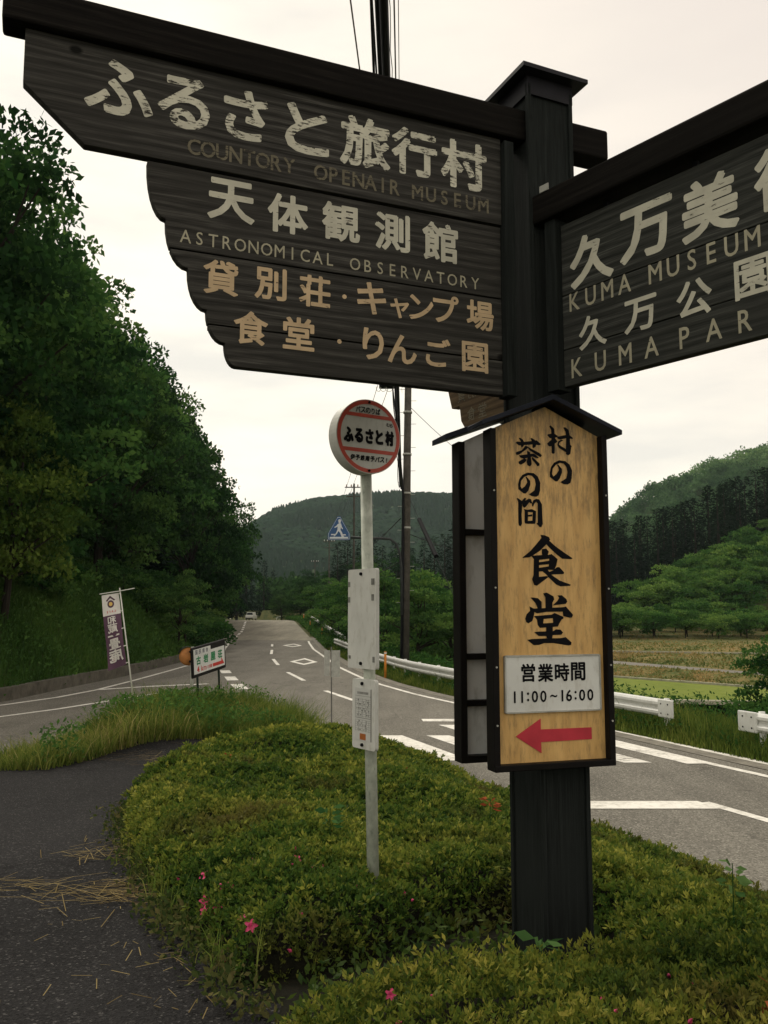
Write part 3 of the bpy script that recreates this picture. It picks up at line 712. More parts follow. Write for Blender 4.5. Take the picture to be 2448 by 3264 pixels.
BRUSH_SMALL = [[(-0.113,3.295), (-0.105,3.299), (-0.088,3.284), (-0.087,3.262), (-0.089,3.179), (-0.098,3.175), (-0.104,3.180), (-0.104,3.230), (-0.104,3.280)], [(-0.124,3.256), (-0.118,3.260), (-0.091,3.265), (-0.072,3.255), (-0.077,3.249), (-0.096,3.244), (-0.112,3.243)], [(-0.087,3.247), (-0.075,3.230), (-0.080,3.225), (-0.097,3.216), (-0.105,3.208), (-0.117,3.207), (-0.125,3.218), (-0.113,3.230)], [(-0.077,3.251), (-0.045,3.259), (-0.020,3.266), (0.002,3.250), (-0.003,3.246), (-0.029,3.248), (-0.062,3.240), (-0.073,3.242)], [(-0.045,3.293), (-0.036,3.296), (-0.019,3.285), (-0.015,3.266), (-0.013,3.221), (-0.006,3.214), (-0.009,3.206), (-0.013,3.181), (-0.024,3.173), (-0.035,3.178), (-0.035,3.201), (-0.032,3.250), (-0.035,3.276)], [(-0.056,3.240), (-0.071,3.231), (-0.076,3.215), (-0.068,3.203), (-0.030,3.184), (-0.033,3.199), (-0.057,3.211), (-0.068,3.218), (-0.063,3.229), (-0.046,3.236)], [(-0.080,3.129), (-0.074,3.130), (-0.057,3.113), (-0.056,3.098), (-0.067,3.071), (-0.080,3.057), (-0.090,3.057), (-0.115,3.074), (-0.115,3.095), (-0.109,3.117), (-0.094,3.137), (-0.069,3.149), (-0.040,3.147), (-0.019,3.133), (-0.007,3.108), (-0.010,3.074), (-0.017,3.053), (-0.030,3.046), (-0.051,3.047), (-0.065,3.055), (-0.059,3.058), (-0.037,3.072), (-0.030,3.099), (-0.034,3.121), (-0.048,3.136), (-0.065,3.138), (-0.086,3.128), (-0.101,3.110), (-0.105,3.088), (-0.098,3.077), (-0.083,3.089), (-0.071,3.106), (-0.074,3.119)], [(-0.231,3.069), (-0.225,3.070), (-0.209,3.053), (-0.208,3.038), (-0.218,3.011), (-0.231,2.998), (-0.241,2.998), (-0.265,3.015), (-0.266,3.035), (-0.260,3.058), (-0.245,3.077), (-0.221,3.088), (-0.192,3.087), (-0.172,3.073), (-0.161,3.047), (-0.163,3.014), (-0.170,2.993), (-0.182,2.986), (-0.203,2.988), (-0.217,2.996), (-0.210,2.999), (-0.190,3.013), (-0.183,3.039), (-0.187,3.061), (-0.201,3.075), (-0.217,3.077), (-0.237,3.068), (-0.252,3.050), (-0.255,3.028), (-0.249,3.018), (-0.234,3.029), (-0.223,3.046), (-0.226,3.059)], [(-0.274,3.213), (-0.267,3.219), (-0.240,3.218), (-0.183,3.228), (-0.175,3.230), (-0.154,3.214), (-0.161,3.209), (-0.196,3.210), (-0.237,3.205), (-0.259,3.202)], [(-0.259,3.234), (-0.252,3.236), (-0.240,3.229), (-0.232,3.215), (-0.237,3.200), (-0.246,3.193), (-0.251,3.203), (-0.249,3.218)], [(-0.204,3.236), (-0.197,3.238), (-0.183,3.231), (-0.177,3.219), (-0.179,3.203), (-0.188,3.195), (-0.196,3.197), (-0.194,3.217)], [(-0.229,3.203), (-0.214,3.199), (-0.221,3.190), (-0.258,3.163), (-0.270,3.161), (-0.275,3.168), (-0.270,3.174), (-0.245,3.183)], [(-0.227,3.204), (-0.200,3.191), (-0.164,3.176), (-0.151,3.166), (-0.158,3.157), (-0.176,3.166), (-0.207,3.183)], [(-0.260,3.160), (-0.250,3.161), (-0.201,3.170), (-0.188,3.171), (-0.166,3.155), (-0.172,3.151), (-0.197,3.158), (-0.238,3.146), (-0.254,3.151)], [(-0.221,3.182), (-0.207,3.176), (-0.201,3.139), (-0.200,3.124), (-0.208,3.115), (-0.220,3.119), (-0.224,3.134), (-0.220,3.149)], [(-0.234,3.148), (-0.222,3.143), (-0.234,3.129), (-0.251,3.120), (-0.261,3.124), (-0.263,3.132), (-0.250,3.140)], [(-0.199,3.157), (-0.189,3.151), (-0.163,3.130), (-0.163,3.122), (-0.173,3.117), (-0.185,3.132), (-0.199,3.146)], [(-0.274,2.976), (-0.268,2.977), (-0.250,2.966), (-0.249,2.941), (-0.252,2.908), (-0.251,2.868), (-0.258,2.858), (-0.266,2.862), (-0.268,2.874), (-0.267,2.962)], [(-0.251,2.965), (-0.237,2.980), (-0.229,2.978), (-0.234,2.967), (-0.217,2.977), (-0.207,2.975), (-0.201,2.957), (-0.211,2.957), (-0.215,2.962), (-0.232,2.941), (-0.240,2.937), (-0.248,2.946)], [(-0.203,2.954), (-0.197,2.970), (-0.182,2.978), (-0.168,2.975), (-0.156,2.955), (-0.154,2.871), (-0.161,2.858), (-0.169,2.858), (-0.183,2.872), (-0.177,2.877), (-0.176,2.958), (-0.183,2.965), (-0.192,2.956), (-0.198,2.943), (-0.203,2.946)], [(-0.242,2.932), (-0.222,2.929), (-0.224,2.876), (-0.223,2.870), (-0.237,2.872), (-0.239,2.879), (-0.238,2.923)], [(-0.242,2.932), (-0.226,2.929), (-0.204,2.933), (-0.184,2.925), (-0.187,2.877), (-0.191,2.871), (-0.203,2.875), (-0.200,2.919), (-0.222,2.920), (-0.234,2.921)], [(-0.225,2.907), (-0.202,2.911), (-0.203,2.902), (-0.223,2.900)], [(-0.237,2.881), (-0.201,2.884), (-0.189,2.871), (-0.223,2.870), (-0.237,2.871)]]
def brush(strokes):
    mb = MB()
    for k, st in enumerate(strokes):
        q = st if sum(x0 * y1 - x1 * y0 for (x0, y0), (x1, y1) in zip(st, st[1:] + st[:1])) > 0 else st[::-1]
        mb.add([(u, -0.0012 - 0.00012 * (k % 7), v) for u, v in q], [tuple(range(len(q)))])
    return mb.build('lettering', m_black, rs)
brush(BRUSH_LARGE); brush(BRUSH_SMALL)
ws = MB().prism([(-0.344, 2.098), (0.096, 2.098), (0.096, 2.319), (-0.344, 2.319)], -0.010, -0.001).build('hours_plate', m_white, rs)
mb = MB(); 
for a, b_, c_, d_ in ((-0.347, -0.341, 2.095, 2.322), (0.093, 0.099, 2.095, 2.322)): mb.box(((a + b_) / 2, -0.007, (c_ + d_) / 2), (b_ - a, 0.014, d_ - c_))
mb.box((-0.124, -0.007, 2.095), (0.434, 0.0145, 0.006)); mb.box((-0.124, -0.007, 2.322), (0.434, 0.0145, 0.006))
mb.build('trim', m_steel, ws)
wm = lambda u, v, w: (u, -0.010 - w, v)
lettering([('営', -0.240, 2.254, 0.074, 0.95), ('業', -0.161, 2.252, 0.074, 0.95), ('時', -0.084, 2.253, 0.074, 0.95), ('間', -0.008, 2.255, 0.076, 0.95)], m_black, ws, wm, 0.028)
lettering([(c, u, 2.157, h, 0.95) for c, u, h in (('1', -0.303, .047), ('1', -0.270, .047), (':', -0.243, .036), ('0', -0.212, .047), ('0', -0.173, .047), ('~', -0.125, .034), ('1', -0.085, .047), ('6', -0.054, .047), (':', -0.023, .036), ('0', 0.008, .047), ('0', 0.047, .047))], m_black, ws, wm, 0.025)
MB().prism([(-0.297, 1.999), (-0.183, 2.066), (-0.1835, 2.023), (0.054, 2.022), (0.054, 1.974), (-0.183, 1.972), (-0.182, 1.928)], -0.003, -0.0008).build('arrow', m_red, rs)
for v in (2.6, 3.0, 2.28, 2.05):
    for u in (u0 + .013, u1 - .013): MB().cyl((u, -0.0375, v), (u, -0.041, v), 0.004, n=8).build('screw', m_steel, rs)

P4 = (P3[0] - 0.31 * 0.36, P3[1] + 0.95 * 0.36)
bb, u0, u1, vb, ve, uc, vp = shop_board(P4, False)
tag(bb, 'grey back of a second gabled sign board standing behind the ochre one', 'sign')
MB().prism(gable(u0 + .02, u1 - .02, vb + .015, ve, uc, vp - .01), 0.012, 0.03).build('panel', m_greypanel, bb)
mb = MB()
mb.box((u0 + .016, 0.0, (vb + ve) / 2 + .01), (0.033, 0.08, ve - vb - .02)); mb.box((u1 - .016, 0.0, (vb + ve) / 2 + .01), (0.033, 0.08, ve - vb - .02))
mb.box(((u0 + u1) / 2, 0.0, vb + .014), (u1 - u0 - 0.002, 0.083, 0.03))
mb.build('frame', m_blackwood, bb, bevel=0.003)
for v in (2.862, 2.304, 2.10): MB().box(((u0 + u1) / 2, -0.004, v), (u1 - u0 - .066, 0.045, 0.026)).build('batten', m_blackwood, bb, bevel=0.002)
gable_roof(bb, uc, vp, -0.478, 0.215, 3.268, -0.075, 0.09)

# ------------------------------------------------------------------ bus stop
m_signwhite = plain('bus_sign_white', (0.60, 0.60, 0.55), 0.45, var=0.12, scale=9, dirt=(0.46, 0.46, 0.41))
m_signred = plain('bus_sign_red', (0.52, 0.085, 0.055), 0.45, var=0.2, scale=12)
bs = empty('bus_stop', (-0.058, 4.80, 0.80)); BX_, BY_ = -0.058, 4.80
tag(bs, 'bus stop with a round red-ringed white sign on a leaning pale pole', 'bus stop')
MB().cyl((0.008, 0, -0.1), (-0.046, 0, 2.60), 0.032, n=20).build('pole', m_polepaint, bs, smooth=True)
Pd = (-0.088, 4.715); Y5 = rd(33)
UC, VC, RD = 0.006, 3.466, 0.2085
mb = MB()
n = 56; ring = [(UC + RD * math.cos(2 * math.pi * i / n), VC + RD * math.sin(2 * math.pi * i / n)) for i in range(n)]
mb.prism(ring, 0.0, 0.085)
disc = mb.build('round_sign', m_signwhite, bs, loc=(Pd[0] - BX_, Pd[1] - BY_, -0.80), rz=Y5, bevel=0.002)
mb = MB().disc((UC, VC), 0.2035, -0.0012, 64, 0.1815)
def band(va, vb_):
    k = lambda v: math.sqrt(max(0.183 ** 2 - (v - VC) ** 2, 0))
    mb.add([(UC - k(va), -0.0016, va), (UC + k(va), -0.0016, va), (UC + k(vb_), -0.0016, vb_), (UC - k(vb_), -0.0016, vb_)], [(0, 1, 2, 3)])
band(3.571, 3.591); band(3.374, 3.395)
mb.build('red_ring', m_signred, disc)
lettering(span('バスのりば', -0.066, 0.064, 3.611, 0.034, 0.85), m_black, disc, None, 0.03, 0.002, 0.0003)
lettering([('む', 0.131, 3.545, 0.021), ('ら', 0.152, 3.543, 0.022)], m_black, disc, None, 0.03, 0.002, 0.0003)
lettering([('ふ', -0.125, 3.464, 0.086, .62), ('る', -0.06, 3.465, 0.082, .68), ('さ', 0.008, 3.466, 0.084, .7), ('と', 0.073, 3.467, 0.082, .72), ('村', 0.141, 3.468, 0.086, .62)], m_black, disc, None, 0.062, 0.002, 0.0003)
lettering(span('伊予鉄南予バス', -0.1, 0.092, 3.342, 0.031, 0.9) + [('!', 0.121, 3.343, 0.027)], m_black, disc, None, 0.045, 0.002, 0.0003, slant=0.15)
for v in (VC + .192, VC - .192): MB().cyl((UC, -0.001, v), (UC, -0.008, v), 0.007, n=10).build('bolt', m_black, disc)
P6 = (-0.0615, 4.698); Y6 = rd(-55)
def plate(name, u0, u1, v0, v1, th, mat, r=0.012):
    ol = []
    for cx, cy, a0 in ((u1 - r, v1 - r, 0), (u0 + r, v1 - r, 90), (u0 + r, v0 + r, 180), (u1 - r, v0 + r, 270)):
        for k in range(4): a = rd(a0 + 30 * k); ol.append((cx + r * math.cos(a), cy + r * math.sin(a)))
    mb = MB().prism(ol[::-1], -0.006, th - .006)
    return mb.build(name, mat, bs, loc=(P6[0] - BX_, P6[1] - BY_, -0.80), rz=Y6)
m_board = plain('blank_white_board', (0.62, 0.62, 0.58), 0.5, var=0.12, scale=5, dirt=(0.43, 0.42, 0.36))
np1 = plate('notice_board', -0.235, 0.040, 2.197, 2.737, 0.022, m_board)
m_smear = plain('grey_tape', (0.22, 0.22, 0.20), 0.7, var=0.4, scale=30)
mb = MB()
for u, v, w_2, h_2 in ((-0.222, 2.655, .018, .028), (0.012, 2.665, .03, .034), (0.01, 2.58, .022, .034), (-0.222, 2.57, .02, .03), (-0.215, 2.255, .02, .018), (0.02, 2.25, .018, .03)):
    MB().box((u, -0.0072, v), (w_2, 0.002, h_2)).build('tape', m_smear, np1)
for v in (2.71, 2.225): MB().cyl((-0.10, -0.006, v), (-0.10, -0.016, v), 0.009, n=8).build('bolt', m_black, np1)
tt = plate('timetable', -0.186, 0.034, 1.773, 2.142, 0.022, m_board, 0.016)
m_paper = plain('timetable_paper', (0.56, 0.56, 0.53), 0.6, var=0.08)
MB().box((-0.079, -0.0070, 1.955), (0.158, 0.0024, 0.278)).build('paper', m_paper, tt)
mb = MB(); R = random.Random(5)
yy_ = -0.0086
def tick(u, v, w, h): mb.box((u, yy_, v), (w, 0.0006, h))
for v in np.linspace(2.035, 1.945, 9): tick(-0.079, v, 0.145, 0.0010)
for v in np.linspace(1.925, 1.868, 6): tick(-0.079, v, 0.145, 0.0010)
for u in (-0.15, -0.118, -0.085, -0.05, -0.02): 
    mb.box((u, yy_ - .0004, 1.99), (0.001, 0.0006, 0.10)); mb.box((u, yy_ - .0004, 1.895), (0.001, 0.0006, 0.062))
for k in range(9): tick(-0.128 + k * 0.012, 2.068, 0.008, 0.013)
for k in range(46): tick(-0.14 + R.random() * 0.12, 1.952 + 0.0113 * R.randrange(8), 0.005, 0.0065)
for k in range(20): tick(-0.14 + R.random() * 0.10, 1.874 + 0.0113 * R.randrange(5), 0.005, 0.0065)
tick(-0.079, 2.052, 0.15, 0.0015); tick(-0.079, 1.936, 0.15, 0.003)
mb.box((-0.0015, yy_, 1.955), (0.004, 0.003, 0.272))
mb.build('printed_rows', m_smear, tt)
MB().box((-0.079, -0.0090, 1.838), (0.055, 0.0016, 0.032)).build('orange_sticker', plain('orange_sticker', (0.36, 0.115, 0.03), 0.6), tt)
for v in (2.118, 1.795): MB().cyl((-0.085, -0.006, v), (-0.085, -0.016, v), 0.009, n=8).build('bolt', m_black, tt)

# ------------------------------------------------------------------ small signs across the island
m_rod = plain('grey_rod', (0.16, 0.155, 0.14), 0.6, var=0.3)
kz = float(G(-0.85, 14.0))
t = empty('marker_plate', (-0.84, 14.0, kz)); tag(t, 'two small blank plates on a thin rod beside the road, seen from behind', 'marker')
mb = MB(); mb.cyl((0.02, 0, -.1), (0, 0, 1.95 - kz), 0.011, n=8); mb.build('rod', m_rod, t)
MB().box((-0.07, -0.014, 1.70 - kz), (0.09, 0.005, 0.40)).build('plate', m_steel, t, rz=0.2)
MB().box((0.07, -0.014, 1.69 - kz), (0.14, 0.005, 0.42)).build('plate', m_steel, t, rz=0.2)

m_greenp = plain('green_paint', (0.03, 0.22, 0.085), 0.5); m_redp = plain('red_paint', (0.55, 0.045, 0.035), 0.5)
m_blackboard = plain('black_sign_frame', (0.012, 0.011, 0.011), 0.45, var=0.4)
YI = rd(70); PI_ = (-3.69, 17.0); ZI = 1.22
zi = float(G(*PI_))
t = empty('inn_sign', (PI_[0], PI_[1], ZI)); t.rotation_euler = (0, -rd(6.7), YI)
tag(t, 'black-framed white inn sign with green lettering and a red arrow in the tall grass', 'sign')
T_, B_, LW = 0.60, 0.0, 1.27
ol = [(0, B_), (LW, B_), (LW, T_), (0, T_)]
ib = MB().prism(ol, 0.0, 0.04).build('frame_board', m_blackboard, t, bevel=0.02)
# the white sheet with its stepped top edge
sh = MB().prism([(0.06, B_ + .07), (LW - .06, B_ + .07), (LW - .06, T_ - .13), (0.68, T_ - .13), (0.68, T_ - .05), (0.06, T_ - .05)], -0.006, -0.0005).build('sheet', m_white, t)
im = lambda u, v, w: (u, -0.006 - w, v)
lettering([(c, 0.155 + 0.128 * k, T_ - .110, 0.088, 0.95) for k, c in enumerate('国民宿舎')], plain('navy_paint', (0.03, 0.04, 0.07), 0.5), sh, im, 0.012, 0.002, 0.001)
lettering([('古', 0.22, .325, 0.17), ('岩', 0.49, .325, 0.175), ('屋', 0.76, .325, 0.175), ('荘', 1.03, .325, 0.17)], m_greenp, sh, im, 0.045, 0.002, 0.001)
lettering([('4', 0.20, .155, 0.12)], m_redp, sh, im, 0.06, 0.002, 0.001)
lettering([('k', 0.345, .155, 0.11), ('m', 0.445, .140, 0.075)], m_redp, sh, im, 0.02, 0.002, 0.001)
for k in range(5): MB().box((0.54 + k * .038, -0.009, .145), (0.006 + .005 * k, 0.002, 0.065)).build('bar', m_redp, sh)
MB().prism([(0.74, .112), (1.18, .112), (1.08, .25), (1.07, .178), (0.74, .178)], -0.010, -0.0085).build('arrow', m_redp, sh)
m_dgtube = plain('dark_green_tube', (0.02, 0.03, 0.024), 0.5)
for u in (0.20, 1.0): MB().cyl((u, 0.02, zi - .35 - ZI), (u, 0.02, B_ + .001), 0.022, n=10).build('leg', m_dgtube, t)

# convex mirror seen from its orange back
m_orange = plain('faded_orange', (0.40, 0.165, 0.045), 0.6, var=0.3, scale=8)
zi = float(G(-4.42, 20.0))
t = empty('traffic_mirror', (-4.42, 20.0, zi), rd(20)); tag(t, 'orange backed round traffic mirror on a pale post behind the inn sign', 'traffic mirror')
MB().cyl((0.06, 0, -.1), (0.06, 0, 1.72 - zi), 0.04, n=12).build('post', m_steel, t)
mb = MB(); cz = 1.50 - zi
rr_ = [(0.205, -0.09), (0.205, -0.105), (0.17, -0.135), (0.10, -0.16), (0.001, -0.165)]
k = 28; vs = [(-0.02 + r * math.cos(2 * math.pi * i / k), -q - .26, cz + r * math.sin(2 * math.pi * i / k)) for r, q in rr_ for i in range(k)]
fs = [(a * k + i, a * k + (i + 1) % k, (a + 1) * k + (i + 1) % k, (a + 1) * k + i) for a in range(len(rr_) - 1) for i in range(k)] + [tuple(range(k))]
vs = [(x, -y - .06, z) for x, y, z in vs]
mb.add(vs, fs); mb.build('mirror_back', m_orange, t, smooth=True)
for q in (.11, -.11): MB().box((0.06, -0.0, cz + q), (0.14, 0.11, 0.045)).build('clamp', m_black, t, bevel=.004)
mb = MB(); vs = []
for q in (0.06, 0.30):
    for i in range(13): a = rd(20 + 140 * i / 12); vs.append((-0.02 + 0.225 * math.cos(a), q, cz + 0.225 * math.sin(a)))
mb.add(vs, [(i, i + 1, i + 14, i + 13) for i in range(12)]); mb.build('hood', m_black, t)

# banner, seen from behind so its writing is reversed
t = empty('banner_flag', (-5.65, 20.0, 0.3)); OX, OY, OZ = -5.65, 20.0, 0.3
tag(t, 'purple and white upright banner on a thin leaning white pole', 'banner')
m_pole_w = plain('white_tube', (0.62, 0.63, 0.55), 0.4, var=0.1)
Wd = lambda p: (p[0] - OX, p[1] - OY, p[2] - OZ)
MB().tube([Wd((-5.63, 20, 0.25)), Wd((-5.82, 20, 1.5)), Wd((-6.07, 20.0, 3.06))], [.018, .016, .013], n=10).build('pole', m_pole_w, t, smooth=True)
MB().tube([Wd((-6.53, 20.02, 2.915)), Wd((-6.07, 19.985, 2.985)), Wd((-5.72, 19.97, 3.05))], 0.011, n=8).build('crossbar', m_pole_w, t)
TL, TR, BR_, BL = np.array((-6.49, 20.02, 2.885)), np.array((-6.10, 19.99, 2.945)), np.array((-5.85, 19.995, 1.33)), np.array((-6.27, 20.02, 1.175))
def bmap(u, v, w):   # u 0..1 left to right, v 0..1 bottom to top
    p = (TL * (1 - u) + TR * u) * v + (BL * (1 - u) + BR_ * u) * (1 - v)
    q = p + np.array((0.0, 0.028 * math.sin(v * 7 + u * 2) + 0.02 * math.sin(u * 5 + v * 3) - w, 0))
    return tuple(q - np.array((OX, OY, OZ)))
m_cloth_p = plain('purple_cloth', (0.115, 0.060, 0.095), 0.85, var=0.2, scale=5); m_cloth_w = plain('white_cloth', (0.70, 0.67, 0.63), 0.85, var=0.1)
def cloth(name, va, vb_, mat):
    nu, nv = 10, 24; vs = []; fs = []
    for j in range(nv + 1):
        for i in range(nu + 1): vs.append(bmap(i / nu, va + (vb_ - va) * j / nv, 0))
    for j in range(nv):
        for i in range(nu): a = j * (nu + 1) + i; fs.append((a, a + 1, a + nu + 2, a + nu + 1))
    return MB().add(vs, fs).build(name, mat, t, smooth=True)
cl = cloth('cloth', 0.0, 0.715, m_cloth_p); cw = cloth('cloth', 0.715, 1.0, m_cloth_w)
AR = 0.24                                   # width over height of the cloth
mm = lambda u, v, w: bmap(0.5 - u / AR * 1.0, v, w)
lettering([(c, 0.0, v, h, 1.1) for c, v, h in (('和', 0.648, .105), ('蔵', 0.535, .125), ('一', 0.435, .15), ('畳', 0.325, .14), ('庵', 0.165, .17))], m_cloth_w, cl, mm, 0.026, 0.014, 0.003)
lettering([(c, -0.052 + 0.035 * k, 0.762, .030, .8) for k, c in enumerate('CAFE')], m_redp, cw, mm, 0.03, 0.004, 0.002)
mb = MB(); mb2 = MB()
pt = lambda pts, w=0.005: [mm(a, b_, w) for a, b_ in pts]
mb.add(pt([(-.066, .915), (-.045, .905), (0, .947), (.045, .905), (.066, .915), (0, .978)]), [(0, 1, 2, 5), (5, 2, 3, 4)])
k = 24
mb.add(pt([(.045 * math.cos(6.283 * i / k), .865 + .052 * math.sin(6.283 * i / k)) for i in range(k)] + [(.024 * math.cos(6.283 * i / k), .865 + .027 * math.sin(6.283 * i / k)) for i in range(k)]), [(i, (i + 1) % k, (i + 1) % k + k, i + k) for i in range(k)])
mb2.add(pt([(.024 * math.cos(6.283 * i / k), .865 + .027 * math.sin(6.283 * i / k)) for i in range(k)]), [tuple(range(k))])
mb.build('emblem', plain('emblem_purple', (0.10, 0.055, 0.075), 0.85), cw); mb2.build('emblem_centre', plain('emblem_yellow', (0.70, 0.47, 0.14), 0.85), cw)
MB().add(pt([(.03, .075), (.052, .08), (.05, .15), (.03, .145)]), [(0, 1, 2, 3)]).build('red_seal', plain('seal_red', (0.55, 0.12, 0.06), 0.85), cl)
for v in (0.985, 0.74, 0.50, 0.255, 0.02):
    a = np.array(bmap(0.97, v, 0)); zz = a[2] + OZ; xx = np.interp(zz, [0.25, 1.5, 3.06], [-5.63, -5.82, -6.07]) - OX
    MB().cyl(tuple(a), (xx, 0, a[2] + .02), 0.014, n=6).build('loop', m_pole_w, t)

# ------------------------------------------------------------------ foliage builders
def rdirs(n, r):
    v = r.normal(size=(n, 3)); return v / np.linalg.norm(v, axis=1)[:, None]

def cards(P, size, r, axis=None, jit=0.8, asp=0.55, fold=0.0):
    """leaf-shaped quads at points P: base, side, tip, side"""
    n = len(P); size = np.broadcast_to(np.asarray(size, float), (n,))[:, None]
    d = rdirs(n, r)
    if axis is not None: d = axis + d * jit; d /= np.linalg.norm(d, axis=1)[:, None]
    q = np.cross(d, rdirs(n, r)); q /= (np.linalg.norm(q, axis=1)[:, None] + 1e-9)
    a = (r.uniform(.8, 1.2, (n, 1)) * asp) * size / 2
    nn = np.cross(d, q)
    m = P + d * size * .5 + nn * fold * size
    return np.stack([P, m + q * a, P + d * size, m - q * a], 1)

m_leaf_dark = leaf('dark_forest_leaves', [(0.0, (0.010, 0.028, 0.010)), (0.6, (0.027, 0.072, 0.018)), (1.0, (0.066, 0.138, 0.031))], 0.33)
m_leaf_mid = leaf('broadleaf_leaves', [(0.0, (0.020, 0.056, 0.018)), (0.6, (0.056, 0.132, 0.033)), (1.0, (0.115, 0.21, 0.048))], 0.38)
m_leaf_lime = leaf('yellow_green_leaves', [(0.0, (0.030, 0.066, 0.013)), (0.6, (0.065, 0.115, 0.020)), (1.0, (0.13, 0.185, 0.034))], 0.3)
m_leaf_cedar = leaf('cedar_foliage', [(0.0, (0.004, 0.010, 0.006)), (0.6, (0.008, 0.019, 0.009)), (1.0, (0.015, 0.031, 0.012))], 0.1)
m_leaf_orch = leaf('orchard_leaves', [(0.0, (0.035, 0.088, 0.024)), (0.6, (0.075, 0.160, 0.036)), (1.0, (0.14, 0.24, 0.055))], 0.3)
m_bark = wood('bark', (0.012, 0.010, 0.008), (0.035, 0.028, 0.021), (0.07, 0.058, 0.045), 'z', False)

def broadleaf(name, seed, H, R, z0, ncl, nlf, ls, mat, flat=0.65, spread=1.0):
    """crown of leaf clumps around limb ends; returns crown mesh and trunk mesh"""
    r = np.random.default_rng(seed)
    C = []; 
    while len(C) < ncl:
        p = r.uniform(-1, 1, 3); q = np.linalg.norm(p)
        if q > 1 or q < 0.28 + 0.3 * r.random(): continue
        z = (p[2] + 1) / 2
        w = (0.55 + 0.45 * math.sin(math.pi * min(1, z * 0.95 + 0.12))) * spread
        C.append((p[0] * R * w, p[1] * R * w, z0 + z * (H - z0 - .4)))
    C = np.array(C); C += r.normal(size=C.shape) * R * 0.11
    rad = R * r.uniform(0.13, 0.31, ncl)
    parts = []; tints = []
    for c, q in zip(C, rad):
        n = int(nlf * (q / (R * .25)) ** 1.6)
        d = rdirs(n, r); d[:, 2] = np.where(d[:, 2] < -0.25, -d[:, 2] * .6, d[:, 2])
        rr = q * r.uniform(0.55, 1.12, n) ** 0.7
        P = c + d * rr[:, None] * np.array([1.15, 1.15, flat])
        ax = d * 0.7 + np.array([0, 0, -0.15])
        parts.append(cards(P, ls * r.uniform(.6, 1.3, n), r, ax, 0.9, 0.62))
        base = r.uniform(0.05, 0.9)
        tints.append(np.clip(base + r.normal(0, 0.17, n), 0, 1))
    V = np.concatenate(parts); me = np_mesh(name + '_crown', V, 4, np.concatenate(tints)); me.materials.append(mat)
    mb = MB()
    top = H * 0.72
    px = r.normal(0, .03 * H, 4)
    mb.tube([(0, 0, -.4), (px[0] * .4, px[1] * .4, H * .25), (px[0], px[1], H * .48), (px[0] + px[2] * .6, px[1] + px[3] * .6, top)], [H * .022, H * .017, H * .012, H * .005], 8)
    for k in r.permutation(ncl)[:min(ncl, 16)]:
        b = C[k]; f = min(.85, max(.25, (b[2] - z0) / (H - z0) * .7 + .1)); s = np.array([px[0] * f * 1.6, px[1] * f * 1.6, z0 * .6 + f * (top - z0 * .6) * .85])
        mid = (s + b) / 2 + r.normal(size=3) * R * .06
        mb.tube([tuple(s), tuple(mid), tuple(b)], [H * .008, H * .005, H * .002], 5, False)
    tm = bpy.data.meshes.new(name + '_trunk'); tm.from_pydata([tuple(p) for p in mb.v], [], mb.f); tm.materials.append(m_bark)
    return me, tm

def cedar(name, seed, H, R, z0, n, ls, mat):
    r = np.random.default_rng(seed)
    nl = int((H - z0) / 0.42)
    parts = []; tints = []
    for i in range(nl):
        f = i / nl; z = z0 + f * (H - z0)
        rad = R * (1 - f) ** 0.75 * (0.75 + .25 * r.random()) + 0.12
        nb = max(4, int(9 * (1 - f) + 3))
        for b in range(nb):
            a = r.uniform(0, 6.283); rl = rad * r.uniform(.65, 1.1)
            k = max(4, int(n * (rl / R)))
            u = r.uniform(.25, 1, k)
            d = np.array([math.cos(a), math.sin(a), 0])
            P = np.array([0, 0, z]) + d * (u * rl)[:, None] + np.stack([0 * u, 0 * u, 0.25 * u - 0.55 * u ** 2], 1) * rl * .6 + r.normal(size=(k, 3)) * 0.16
            parts.append(cards(P, ls * r.uniform(.6, 1.3, k), r, d * .8 + np.array([0, 0, -.35]), 0.7, 0.36))
            tints.append(np.clip(r.uniform(.2, .7) + r.normal(0, .16, k), 0, 1))
    V = np.concatenate(parts); me = np_mesh(name + '_crown', V, 4, np.concatenate(tints)); me.materials.append(mat)
    mb = MB().tube([(0, 0, -.5), (0, 0, H * .5), (0, 0, H * .97)], [H * .014, H * .009, .02], 8)
    tm = bpy.data.meshes.new(name + '_trunk'); tm.from_pydata([tuple(p) for p in mb.v], [], mb.f); tm.materials.append(m_bark)
    return me, tm

protos = {}
def proto(kind, name, builder, *a):
    protos.setdefault(kind, []).append((name, builder(name, *a)))
for k in range(3): proto('dark', 'forest_tree', broadleaf, 100 + k, 12.0, 4.3, 0.4, 84, 190, 0.27, m_leaf_dark, 0.75)
proto('mid', 'forest_tree', broadleaf, 120, 12.0, 4.5, 0.4, 74, 200, 0.27, m_leaf_mid)
proto('mid', 'forest_tree', broadleaf, 121, 12.0, 4.0, 0.5, 78, 190, 0.27, m_leaf_mid, 0.6)
proto('lime', 'lime_tree', broadleaf, 130, 8.0, 3.0, 0.6, 80, 170, 0.20, m_leaf_lime, 0.75)
for k in range(3): proto('cedar', 'cedar_tree', cedar, 140 + k, 20.0, 3.0, 1.6, 15, 0.55, m_leaf_cedar)
for k in range(3): proto('orch', 'orchard_tree', broadleaf, 150 + k, 3.2, 1.9, 0.85, 30, 110, 0.20, m_leaf_orch, 0.6, 1.1)
for k in range(2): proto('valley', 'valley_tree', broadleaf, 160 + k, 6.5, 2.7, 0.6, 44, 190, 0.19, m_leaf_mid, 0.45)
for k in range(2): proto('shrub', 'bank_shrub', broadleaf, 170 + k, 1.9, 1.3, 0.05, 22, 120, 0.13, m_leaf_mid, 0.8)

